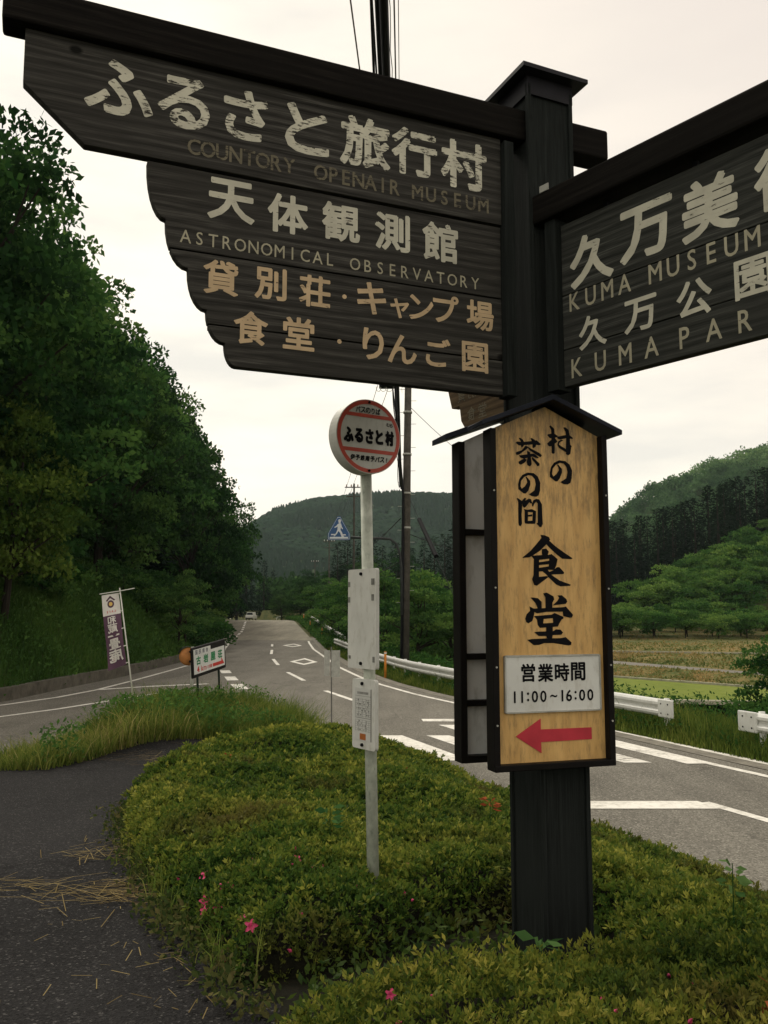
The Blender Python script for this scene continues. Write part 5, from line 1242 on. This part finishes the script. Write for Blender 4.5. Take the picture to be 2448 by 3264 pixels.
def sag(p, q, s, n=14):
    p, q = np.array(p), np.array(q)
    return [tuple(p * (1 - u) + q * u - np.array((0, 0, s * 4 * u * (1 - u)))) for u in np.linspace(0, 1, n)]
def wire(p, q, r_, label, s=0.3, grp=None, mat=None, n=14):
    a = sag(p, q, s, n); o = MB().tube(a, r_, 6).build('cable', mat or m_wire, None, smooth=True); return tag(o, label, 'cable', grp)
wire((0.72, 35.8, 7.62), (-.525, -14, 7.95), .038, 'thickest black cable running overhead from the utility pole', .0, n=24)
wire((0.66, 35.8, 7.70), (-.59, -14, 7.98), .024, 'second black cable to the left of the thickest one overhead', .0, n=24)
for i, (x1, z0_, y1, zz, rr1, lb) in enumerate(((-.46, 12.0, 11, 10.83, .012, 'leftmost thin wire overhead, apart from the others'), (-.11, 8.0, 7.3, 8.03, .010, 'thin wire just left of the two thick cables'), (.15, 12.9, 12, 11.59, .013, 'thin grey wire right of the thickest cable'), (.25, 13.9, 14, 13.1, .008, 'finest wire, rightmost of those overhead'))):
    f = (35.8 - (-14)) / (35.8 - y1)
    p = np.array((0.75, 35.8, z0_)); q = np.array((x1, y1, zz)); e = p + (q - p) * f
    wire(tuple(p), tuple(e), rr1, lb, 0, mat=m_rod if i != 1 else m_wire, n=24)
P_ = []
for u in np.linspace(0, 1, 90):
    p = np.array((0.66, 35.8, 7.70)) * (1 - u) + np.array((-.60, -14, 7.95)) * u
    P_.append(tuple(p + np.array((-.02 - .035 * abs(math.sin(u * 26)), 0, -.05 - .10 * abs(math.sin(u * 26))))))
tag(MB().tube(P_, .013, 6).build('cable', m_wire, None, smooth=True), 'looping black cable lashed below the second thick one', 'cable')
P_ = [(0.06 + .7 * u + .01 * math.sin(u * 140), 9 + 26.8 * u, 9.31 + 2.4 * u) for u in np.linspace(-.75, 1, 110)]
tag(MB().tube(P_, .006, 5).build('cable', m_rod, None), 'thin twisted wire right beside the thickest cable', 'cable')
for i, (p, q, r_, lb) in enumerate((((0.95, 36, 11.3), (9.5, 60, 11), .012, 'thin wire leading right from the utility pole top'), ((0.7, 36, 6.4), (-4.9, 85, 7), .02, 'cable falling left from the pole towards the far poles'), ((0.7, 36, 4.6), (-5.6, 88, 5.5), .018, 'lower cable leading left from the pole'), ((0.9, 36, 5.8), (14, 75, 6.5), .016, 'cable leading right from the pole across the valley'), ((0.3, 36, 12.3), (-9, 140, 13.2), .012, 'power line from the transformer to the far pole'), ((-.2, 36, 12.3), (-9.4, 140, 13.2), .012, 'left power line from the transformer to the far pole'))):
    wire(p, q, r_, lb, .5)
o = wire((0.95, 36, 7.5), (3.3, 25.0, 0.1), .012, 'guy wire slanting down to the right from the utility pole', 0)
tag(MB().tube([(1.386, 33.96, 6.13), (1.90, 31.55, 4.52)], .085, 12).build('guy_sleeve', m_black, None), 'black plastic sleeve round the slanting guy wire', 'sleeve')
m_lampw = plain('pale_insulator', (0.6, 0.6, 0.55), 0.4)
for x, y, z1, lb in ((-8.85, 140, 14.3, 'distant utility pole with crossarms seen left of the bus stop pole'), (-15.9, 200, 14.5, 'farthest small utility pole against the mountain'), (-3.2, 92, 16.2, 'far pole top with two insulators showing behind the bus stop pole')):
    t = empty('utility_pole', (x, y, 0)); tag(t, lb, 'utility pole')
    MB().cyl((0, 0, -1), (0, 0, z1), .16, .10, n=10).build('pole', m_upole, t)
    for dz, w in ((-.4, 2.0), (-1.4, 1.7)): MB().box((0, 0, z1 + dz), (w, .1, .1)).build('crossarm', m_upole, t)
    for u in (-.8, -.3, .4, .8): MB().cyl((u, 0, z1 - .36), (u, 0, z1 - .1), .06, n=8).build('insulator', m_lampw if x < -4 else m_rust, t)

# ------------------------------------------------------------------ the small white truck at the crest
m_car = plain('white_car_paint', (0.62, 0.62, 0.58), 0.3, var=.06); m_glass = plain('dark_glass', (0.03, 0.04, 0.045), 0.1, var=.1, spec=.6); m_tyre = plain('tyre', (0.015, 0.015, 0.015), 0.8)
t = empty('small_truck', (-24.9, 164, 0.98), rd(-6)); tag(t, 'small white car coming up over the crest of the road', 'car')
body = MB()
body.prism([(-.70, .35), (.70, .35), (.72, .85), (.68, .98), (-.68, .98), (-.72, .85)], -1.6, 1.6).build('body', m_car, t, bevel=.06)
MB().prism([(-.66, .98), (.66, .98), (.55, 1.56), (-.55, 1.56)], -1.05, 1.0).build('cab', m_car, t, bevel=.05)
MB().prism([(-.57, 1.06), (.57, 1.06), (.49, 1.48), (-.49, 1.48)], -1.08, -1.04).build('windscreen', m_glass, t)
for x in (-.5, .5): MB().box((x, -1.61, .72), (.28, .04, .16)).build('headlight', m_white, t, bevel=.01)
MB().box((0, -1.62, .45), (1.4, .06, .16)).build('bumper', m_black, t, bevel=.02)
for x in (-.62, .62):
    for y in (-1.05, 1.05):
        w = MB().cyl((x - .08, y, .28), (x + .08, y, .28), .28, n=16).build('wheel', m_tyre, t); MB().cyl((x - .085, y, .28), (x + .085, y, .28), .15, n=12).build('hub', m_steel, w)

# ------------------------------------------------------------------ the azalea bed
road_edge = lambda y: 0.43 + 0.412 * (14.6 - y) - 0.45
MIDP = [(-0.62, 3.95), (-1.0, 4.7), (-1.38, 5.45), (-1.95, 6.84), (-2.45, 8.5), (-2.25, 10), (-1.65, 12.5), (-1.25, 14.5), (-0.75, 16.6)] + [(road_edge(y), y) for y in (15.8, 14, 12, 10, 8, 6.4, 5.2, 4.2)] + [(1.42, 3.62), (1.12, 3.95), (1.02, 4.5), (0.62, 4.78), (0.25, 4.62), (-0.02, 4.28), (-0.32, 3.98)]
FRP = [(-0.20, 1.1), (-0.32, 2.0), (-0.38, 2.75), (-0.14, 3.06), (0.22, 3.18), (0.55, 3.30), (0.95, 3.50), (1.35, 3.62), (2.2, 4.0), (4.6, 4.35), (road_edge(2.5), 2.5), (5.6, 1.1)]
def bedh(x, y, Pl, hm, edge):
    i = in_poly(x, y, Pl); d = np.where(i, poly_d(x, y, Pl), 0)
    e = np.clip(d / edge, 0, 1)
    return np.where(i, hm * np.sqrt(1 - (1 - e) ** 2), -1)
def h_mid(x, y):
    hm = 0.29 + 0.16 * sm((y - 6.0) / 4) + .16 * np.exp(-((x + .75) / .9) ** 2 - ((y - 11.6) / 1.8) ** 2) + 0.11 * (vnoise(x, y, 0.55, 1) - .5) + .10 * (vnoise(x, y, 1.3, 2) - .5) + .09 * (vnoise(x, y, .17, 31) - .5)
    return bedh(x, y, MIDP, hm, 0.42)
def h_fr(x, y):
    hm = 0.43 + .08 * (vnoise(x, y, .15, 32) - .5) + 0.10 * (vnoise(x, y, 0.5, 6) - .5) + .08 * (vnoise(x, y, 1.2, 8) - .5) - .06 * sm((x - 1.2) / 1.5)
    return bedh(x, y, FRP, hm, 0.34)
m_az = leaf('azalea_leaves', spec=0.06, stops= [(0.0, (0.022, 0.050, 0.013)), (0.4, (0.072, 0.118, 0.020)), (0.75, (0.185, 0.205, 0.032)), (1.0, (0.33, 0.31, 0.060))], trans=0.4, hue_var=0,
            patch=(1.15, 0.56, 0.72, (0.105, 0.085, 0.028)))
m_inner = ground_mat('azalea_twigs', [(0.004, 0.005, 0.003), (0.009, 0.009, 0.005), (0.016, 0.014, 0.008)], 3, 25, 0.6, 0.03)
def azalea(name, Pl, hf, seed, label, dens):
    r = np.random.default_rng(seed)
    root = empty(name, (float(np.mean([p[0] for p in Pl])), float(np.mean([p[1] for p in Pl])), 0)); tag(root, label, 'hedge')
    off = np.array((root.location.x, root.location.y, 0))
    lo = np.min(Pl, 0); hi = np.max(Pl, 0)
    gx = np.arange(lo[0] - .1, hi[0] + .1, .06); gy = np.arange(lo[1] - .1, hi[1] + .1, .06)
    X_, Y_ = np.meshgrid(gx, gy); Hh = hf(X_, Y_)
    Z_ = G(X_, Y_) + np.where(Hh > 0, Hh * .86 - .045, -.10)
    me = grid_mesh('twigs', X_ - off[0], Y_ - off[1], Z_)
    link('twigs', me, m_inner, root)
    # sprigs
    A = (hi - lo).prod(); N_ = int(A * dens)
    x = r.uniform(lo[0], hi[0], N_); y = r.uniform(lo[1], hi[1], N_)
    keep = r.random(N_) < np.clip((4.2 / np.maximum(y, 1.5)) ** 1.0, .2, 1)
    x, y = x[keep], y[keep]
    h = hf(x, y); k = h > 0; x, y, h = x[k], y[k], h[k]
    e = .02
    fz = lambda a, b: G(a, b) + np.maximum(hf(a, b), 0)
    gxn = (fz(x + e, y) - fz(x - e, y)) / (2 * e); gyn = (fz(x, y + e) - fz(x, y - e)) / (2 * e)
    gxn = np.clip(gxn, -3, 3); gyn = np.clip(gyn, -3, 3)
    st = np.sqrt(1 + gxn ** 2 + gyn ** 2)
    rep = np.minimum(np.floor(st + r.random(len(x))).astype(int), 3)
    idx = np.repeat(np.arange(len(x)), rep); x, y, h, gxn, gyn, st = x[idx], y[idx], h[idx], gxn[idx], gyn[idx], st[idx]
    nrm = np.stack([-gxn, -gyn, np.ones_like(x)], -1) / st[:, None]
    jit = r.normal(0, .012, (len(x), 3))
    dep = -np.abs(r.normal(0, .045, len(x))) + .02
    tall = r.random(len(x)) < .06
    dep = np.where(tall, r.uniform(.01, .05, len(x)), dep)
    base = np.stack([x, y, G(x, y) + h], -1) + jit + nrm * dep[:, None]
    base[:, 2] -= r.uniform(0, 1, len(x)) * np.clip(st - 1.2, 0, 2) * .08
    scl = np.clip((y / 4.2) ** .55, .8, 2.0)
    nl = 7
    B = np.repeat(base, nl, 0); Nn = np.repeat(nrm, nl, 0)
    ax = Nn * .55 + np.array([0, 0, .35])
    sz = np.repeat(scl * np.where(tall, 1.15, 1), nl) * r.uniform(.016, .034, len(B))
    V = cards(B + r.normal(0, .007, B.shape), sz, r, ax, 0.85, .42, .06)
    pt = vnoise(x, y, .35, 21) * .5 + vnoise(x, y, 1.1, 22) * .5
    tb = np.clip(-.02 + .70 * pt + .55 * (dep - -.03) / .06 * .60 + r.normal(0, .12, len(x)), 0, 1)  # deeper sprigs darker: older leaf colour plus shade between the tips put into the tint
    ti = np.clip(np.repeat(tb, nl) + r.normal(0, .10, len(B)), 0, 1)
    V -= off
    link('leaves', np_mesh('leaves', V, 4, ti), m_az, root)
    return root, off, fz
gx = np.arange(-1.2, 2.2, .08); gy = np.arange(2.2, 5.4, .08); X_, Y_ = np.meshgrid(gx, gy)
bd_ = np.where(X_ > np.interp(Y_, [2.2, 2.75, 3.95, 4.7, 5.4], [-.22, -.30, -.52, -.9, -1.2]), .035, -.06)
o = link('bed_soil', grid_mesh('bed_soil', X_, Y_, G(X_, Y_) + bd_), m_inner); tag(o, kind='structure')
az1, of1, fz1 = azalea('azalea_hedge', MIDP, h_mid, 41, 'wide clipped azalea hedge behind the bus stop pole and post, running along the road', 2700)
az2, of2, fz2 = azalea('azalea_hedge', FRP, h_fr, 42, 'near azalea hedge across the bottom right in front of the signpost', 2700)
rr2 = np.random.default_rng(77); n = 2600; x = rr2.uniform(-.35, 1.3, n); y = rr2.uniform(3.2, 4.9, n)
V = cards(np.stack([x, y, G(x, y) + .04 + rr2.uniform(0, .12, n)], -1) - of1, rr2.uniform(.03, .06, n), rr2, np.array([[0, 0, .5]]), 1, .5)
link('low_leaves', np_mesh('low_leaves', V, 4, rr2.uniform(0, .3, n)), m_az, az1)
# pink blossoms
m_pet = plain('pink_petal', (0.60, 0.06, 0.17), 0.6, var=.3, scale=60); 
m_pet.node_tree.nodes['Principled BSDF'].inputs['Subsurface Weight'].default_value = 0.0
mb = MB()
for k in range(5):
    a = 6.283 * k / 5; ca, sa = math.cos(a), math.sin(a)
    q = [(0, 0, 0), (.012, -.009, .010), (.026, -.006, .012), (.031, 0, .008), (.026, .006, .012), (.012, .009, .010)]
    mb.add([(x * ca - y * sa, x * sa + y * ca, z) for x, y, z in q], [(0, 1, 2, 3, 4, 5)])
mb.add([(0, 0, 0), (.002, 0, .022), (-.002, 0, .022)], [(0, 1, 2)])
fm_ = bpy.data.meshes.new('blossom'); fm_.from_pydata(mb.v, [], mb.f); fm_.materials.append(m_pet)
mb = MB().tube([(0, 0, 0), (0, 0, .012), (0, 0, .03)], [.003, .007, .001], 6)
bud_ = bpy.data.meshes.new('bud'); bud_.from_pydata([tuple(p) for p in mb.v], [], mb.f); bud_.materials.append(m_pet)
R_ = random.Random(9)
def bloom(root, off, fz, x, y, s, dz=0.01, bud=False, tilt=None):
    o = bpy.data.objects.new('blossom' if not bud else 'flower_bud', bud_ if bud else fm_); COL.objects.link(o); o.parent = root
    o.location = (x - off[0], y - off[1], float(fz(np.array([x]), np.array([y]))[0]) + dz)
    o.rotation_euler = tilt or (R_.uniform(.3, 1.2), R_.uniform(-.5, .5), R_.uniform(-.6, .6)); o.scale = (s, s, s)
for x, y, s in ((-1.00, 5.05, 1.5), (-.93, 4.72, 1.5), (-.84, 4.60, 1.4), (-.92, 4.66, 1.2), (-.60, 4.10, 1.5), (-.67, 4.30, 1.1), (-.47, 4.85, 1.2), (-.72, 5.0, 1.1)):
    bloom(az1, of1, fz1, x, y, s * .72)
for k in range(26):
    y = R_.uniform(3.85, 5.4); x = R_.uniform(-.55 - (y - 3.8) * .5, .2)
    bloom(az1, of1, fz1, x, y, R_.uniform(.9, 1.3), bud=True)
for x, y, s in ((0.02, 2.75, 1.0), (0.98, 3.60, 1.3), (1.9, 3.5, 1.1), (-.05, 2.4, 1.0)):
    bloom(az2, of2, fz2, x, y, s * .62)
for k in range(22):
    bloom(az2, of2, fz2, R_.uniform(-.1, 2.2), R_.uniform(2.2, 3.5), R_.uniform(.8, 1.2), bud=True)

# broad-leaved seedlings poking through the hedge
m_seed = leaf('seedling_leaves', [(0, (0.04, 0.10, 0.03)), (1, (0.10, 0.19, 0.06))], .35, hue_var=.1)
m_redleaf = leaf('reddish_young_leaves', [(0, (0.22, 0.055, 0.02)), (1, (0.36, 0.13, 0.045))], .3, hue_var=.15)
def seedling(x, y, z, label, cat, mat, n=9, ls=.09, h=.16, group=None, seed=0):
    r = np.random.default_rng(seed)
    t = empty('seedling', (x, y, z)); tag(t, label, cat, group)
    a = r.uniform(0, 6.28, n); hh = np.linspace(.35, 1, n) * h
    P = np.stack([np.cos(a) * .02, np.sin(a) * .02, hh], -1)
    ax = np.stack([np.cos(a), np.sin(a), .15 - .25 * r.random(n)], -1)
    link('leaves', np_mesh('leaves', cards(P, ls * r.uniform(.7, 1.2, n), r, ax, .15, .5, .04), 4, r.random(n)), mat, t)
    MB().tube([(0, 0, -.1), (.005, 0, h)], [.004, .002], 5).build('stem', m_seed, t)
for i, (x, y, h, lb) in enumerate(((1.62, 3.35, .20, 'pale green seedling with drooping leaves right of the post in the near hedge'), (1.28, 2.75, .14, 'broad-leaved seedling in the near hedge at lower right'), (1.5, 3.9, .2, 'tall pale seedling beside the post in the hedge'), (1.75, 3.05, .14, 'small seedling near the right edge of the hedge'), (-.34, 5.6, .16, 'yellowish seedling in the middle of the far hedge'), (.55, 3.2, .10, 'dark seedling in the hollow before the post'))):
    seedling(x, y, float(G(x, y)) + .34, lb, 'seedling', m_seed, 14, .068, h, None, 60 + i)
for i, (x, y, lb) in enumerate(((1.12, 2.62, 'reddish sprout in the near hedge at the bottom'), (1.95, 3.55, 'orange-red sprout right of the post'), (.72, 6.1, 'red sprout on the road side of the hedge'), (.25, 8.6, 'red sprout left of the grey sign board'), (-1.55, 8.9, 'red-brown sprout at the left end of the far hedge'))):
    seedling(x, y, float(G(x, y)) + .38, lb, 'sprout', m_redleaf, 12, .06, .10, None, 80 + i)

# ------------------------------------------------------------------ grasses and weeds
def blades(P, h, r, lean=.35, w=.012):
    n = len(P); a = r.uniform(0, 6.283, n); q = np.stack([np.cos(a), np.sin(a), 0 * a], -1) * (w / 2)
    h = h[:, None] if h.ndim == 1 else h
    b = r.uniform(0, 6.283, n); ln = np.stack([np.cos(b), np.sin(b), 0 * b], -1) * r.uniform(0, lean, n)[:, None] * h
    up = np.array([0, 0, 1.0]) * h
    mid = P + up * .55 + ln * .35; tip = P + up * (1 - .25 * r.random((n, 1))) + ln
    q1 = np.stack([P - q, P + q, mid + q * .8, mid - q * .8], 1); q2 = np.stack([mid - q * .8, mid + q * .8, tip + q * .1, tip - q * .1], 1)
    return np.concatenate([q1, q2])
m_grass = leaf('grass_blades', [(0, (0.050, 0.095, 0.018)), (.5, (0.135, 0.185, 0.036)), (.85, (0.26, 0.275, 0.07)), (1, (0.42, 0.35, 0.15))], .5, hue_var=0)
r = np.random.default_rng(51)
def on_island(n):
    y = r.uniform(10.5, 25.5, n); x = r.uniform(-8.5, -1.0, n)
    fr_ = np.interp(x, [-8.5, -5, -4.4, -3.97, -3.36, -2.73, -1.8], [10.9, 11.45, 11.6, 13.06, 13.96, 15.2, 16.1])
    bk_ = np.interp(x, [-8.5, -6, -5, -4.3, -3.8, -3.2], [11.0, 12.3, 13.6, 17.5, 21, 24])
    k = (y > fr_) & (x < xl(y) - .7) & (y < bk_)
    return x[k], y[k]
x, y = on_island(150000)
hh = (.22 + .42 * vnoise(x, y, .9, 3) * r.uniform(.5, 1.3, len(x))) * np.where(y > 19, .8, 1) * np.clip(1 + (x + 4) * .2, .6, 1)
hh *= 1.0 * r.choice([.6, .9, 1.0, 1.35], len(x)); V = blades(np.stack([x, y, G(x, y) - .02], -1), hh, r, .95, .014)
pt = np.clip(.12 + .65 * vnoise(x, y, .7, 12) + r.normal(0, .22, len(x)), 0, 1)
o = link('grass', np_mesh('grass', V, 4, np.concatenate([pt, pt])), m_grass); tag(o, kind='stuff')
# leafy weeds mixed through the same strip
x, y = on_island(9000); k = (vnoise(x, y, 1.1, 17) > .6) & (x > -4.6); x, y = x[k], y[k]
nl = 9; B = np.repeat(np.stack([x, y, G(x, y)], -1), nl, 0); B[:, 2] += r.uniform(.05, .55, len(B)); B[:, :2] += r.normal(0, .06, (len(B), 2))
V = cards(B, r.uniform(.05, .11, len(B)), r, np.array([[0, 0, .2]]), 1, .45)
o = link('island_weeds', np_mesh('island_weeds', V, 4, np.clip(r.normal(.45, .2, len(V)), 0, 1)), m_leaf_orch); tag(o, kind='stuff')
# roadside weeds on the right
n = 60000; y = 7 + 70 * r.random(n) ** 1.9; x = xr(y) + .95 + 3.2 * r.random(n) ** 1.2
ed = np.clip((x - xr(y) - .95) / .7, 0, 1)
hh = (.12 + .55 * ed * r.uniform(.5, 1.2, n) * (0.6 + .6 * vnoise(x, y, 1.0, 5)))
zb = G(x, y); zb = np.where(y < 62, np.maximum(zb, -.8), zb)
V = blades(np.stack([x, y, zb - .02], -1), hh, r, .45, .02)
pt = np.clip(.1 + .5 * vnoise(x, y, .8, 14) + r.normal(0, .15, n), 0, 1)
o = link('verge_grass', np_mesh('verge_grass', V, 4, np.concatenate([pt, pt])), m_grass); tag(o, kind='stuff')
n = 7000; y = 8 + 68 * r.random(n) ** 1.9; x = xr(y) + 1.3 + 3.4 * r.random(n)
nl = 12; B = np.repeat(np.stack([x, y, np.maximum(G(x, y), -.8)], -1), nl, 0); B[:, 2] += np.repeat(r.uniform(.3, .95, n) * np.where(x < xr(y) + 2.3, .42, 1), nl) * r.uniform(.1, 1, len(B)); B[:, :2] += r.normal(0, .07, (len(B), 2))
V = cards(B, r.uniform(.05, .12, len(B)) * np.repeat(np.clip(y / 18, .8, 2), nl), r, np.array([[0, 0, .25]]), 1, .42)
o = link('verge_weeds', np_mesh('verge_weeds', V, 4, np.clip(r.normal(.4, .22, len(V)), 0, 1)), m_leaf_orch); tag(o, kind='stuff')
# grass and creepers on the left bank
n = 85000; y = 19 + 95 * r.random(n) ** 1.6; tt_ = r.uniform(-.15, 7, n); x = xf(y) - tt_
B = np.stack([x, y, G(x, y) + r.uniform(0, .45, n) * (.3 + vnoise(x, y, 1.3, 6))], -1)
V = cards(B, r.uniform(.10, .24, n) * np.clip(y / 34, .7, 2.2), r, np.array([[.25, -.15, .35]]), .8, .42)
pt = np.clip(.15 + .55 * vnoise(x, y * .6, 2.2, 18) + r.normal(0, .17, n), 0, 1)
o = link('bank_grass', np_mesh('bank_grass', V, 4, pt), m_leaf_orch); tag(o, kind='stuff')
m_bankg = leaf('bank_grass_blades', [(0, (0.032, 0.078, 0.018)), (.5, (0.075, 0.150, 0.030)), (1, (0.15, 0.22, 0.052))], .45, hue_var=0)
n = 42000; y = 21 + 70 * r.random(n) ** 1.5; x = xf(y) - r.uniform(0, 4.8, n)
V = blades(np.stack([x, y, G(x, y)], -1), r.uniform(.3, .75, n), r, .6, .035)
pt = np.clip(.05 + .45 * vnoise(x, y, 1.5, 19) + r.normal(0, .13, n), 0, 1)
o = link('bank_grass', np_mesh('bank_tall_grass', V, 4, np.concatenate([pt, pt])), m_bankg); tag(o, kind='stuff')
n = 26000; y = 46 + 62 * r.random(n); t_ = r.uniform(-.35, 4.5, n); x = xf(y) - t_
V = cards(np.stack([x, y, G(x, y) + r.uniform(0, .9, n) * np.clip(t_ + .4, 0, 1)], -1), r.uniform(.2, .42, n), r, np.array([[.3, -.2, .3]]), .8, .45)
o = link('bank_grass', np_mesh('bank_far_growth', V, 4, np.clip(r.normal(.4, .2, n), 0, 1)), m_leaf_orch); tag(o, kind='stuff')
# rough growth on the far road verge and the valley side
n = 30000; y = 60 + 70 * r.random(n); x = xr(y) + .9 + 7 * r.random(n) ** 1.4
V = cards(np.stack([x, y, G(x, y) + r.uniform(0, .5, n)], -1), r.uniform(.16, .36, n), r, np.array([[0, 0, .4]]), .8, .5)
o = link('verge_weeds', np_mesh('far_verge_weeds', V, 4, np.clip(r.normal(.5, .22, n), 0, 1)), m_leaf_orch); tag(o, kind='stuff')
# dry stalks swept along the hedge edge and the path
m_straw = leaf('dry_straw', [(0, (0.12, 0.085, 0.036)), (1, (0.32, 0.25, 0.12))], .2, hue_var=0)
def straw(cx, cy, sx_, sy_, n, L_=.28, ang=0.2, spread=.5):
    x = cx + r.normal(0, sx_, n); y = cy + r.normal(0, sy_, n); a = ang + r.normal(0, spread, n); l = L_ * r.uniform(.3, 1.2, n)
    d = np.stack([np.cos(a), np.sin(a), 0 * a], -1); q = np.stack([-np.sin(a), np.cos(a), 0 * a], -1) * .0022
    z = G(x, y) + .02 + r.uniform(0, .03, n); P = np.stack([x, y, z], -1); E_ = P + d * l[:, None] + q * r.normal(0, 12, n)[:, None]; E_[:, 2] = G(E_[:, 0], E_[:, 1]) + .018 + r.uniform(0, .03, n)
    return np.stack([P - q, P + q, E_ + q, E_ - q], 1)
Vs = [straw(-1.72, 5.45, .20, .16, 110, .30, .12, .9), straw(-2.3, 5.62, .4, .10, 45, .22, .2, .8), straw(-1.85, 6.6, .25, .16, 170, .25, .3, 1), straw(-1.35, 5.85, .16, .3, 90, .16, .8, .9), straw(-1.75, 7.6, .22, .2, 110), straw(-1.05, 4.6, .12, .35, 40, .10, 1.2, 1.2), straw(-.75, 4.0, .1, .3, 26, .09, 1, 1.4), straw(-2.2, 14.1, .5, .35, 160, .35, .5, .6), straw(-1.6, 4.3, .5, .8, 26, .08, 0, 3), straw(-3.2, 12.6, .5, .3, 120, .3, .6, .6)]
V = np.concatenate(Vs); o = link('straw', np_mesh('straw', V, 4, r.random(len(V))), m_straw); tag(o, kind='stuff')
# low weeds where the path meets the hedge
m_edgew = leaf('edge_weeds', [(0, (0.028, 0.050, 0.016)), (.5, (0.062, 0.085, 0.026)), (1, (0.16, 0.14, 0.055))], .3, hue_var=0)
n = 2600; f = r.random(n); ex = np.interp(f, [0, .25, .5, .75, 1], [-.38, -.95, -1.32, -1.9, -2.4]); ey = np.interp(f, [0, .25, .5, .75, 1], [3.4, 4.55, 5.35, 6.8, 8.4])
k = vnoise(ex * 3, ey * 3, 1, 4) > .35; ex, ey = ex[k] + r.normal(-.05, .08, k.sum()), ey[k]
V = cards(np.stack([ex, ey, G(ex, ey) + r.uniform(.01, .13, len(ex))], -1), r.uniform(.02, .055, len(ex)), r, np.array([[-.3, -.2, .4]]), .9, .5)
o = link('path_weeds', np_mesh('path_weeds', V, 4, r.uniform(.0, .9, len(V))), m_edgew); tag(o, kind='stuff')
n = 170; f = r.random(n); ex = np.interp(f, [0, .5, 1], [-.6, -1.4, -2.2]) + r.normal(0, .07, n); ey = np.interp(f, [0, .5, 1], [3.9, 5.5, 7.6])
V = blades(np.stack([ex, ey, G(ex, ey)], -1), r.uniform(.08, .34, n), r, .6, .006)
o = link('path_grass', np_mesh('path_grass', V, 4, np.tile(r.uniform(.25, .8, n), 2)), m_grass); tag(o, kind='stuff')

# ------------------------------------------------------------------ the air
mh = bpy.data.materials.new('valley_haze'); mh.use_nodes = True; th = mh.node_tree; th.nodes.clear()
oh = th.nodes.new('ShaderNodeOutputMaterial'); pv = th.nodes.new('ShaderNodeVolumePrincipled')
pv.inputs['Color'].default_value = (0.80, 0.95, 1.0, 1); pv.inputs['Density'].default_value = 0.00011; pv.inputs['Anisotropy'].default_value = 0.1
th.links.new(pv.outputs[0], oh.inputs['Volume'])
hz = MB().box((0, 440, 67), (2500, 1510, 150)).build('haze', mh); tag(hz, kind='stuff')
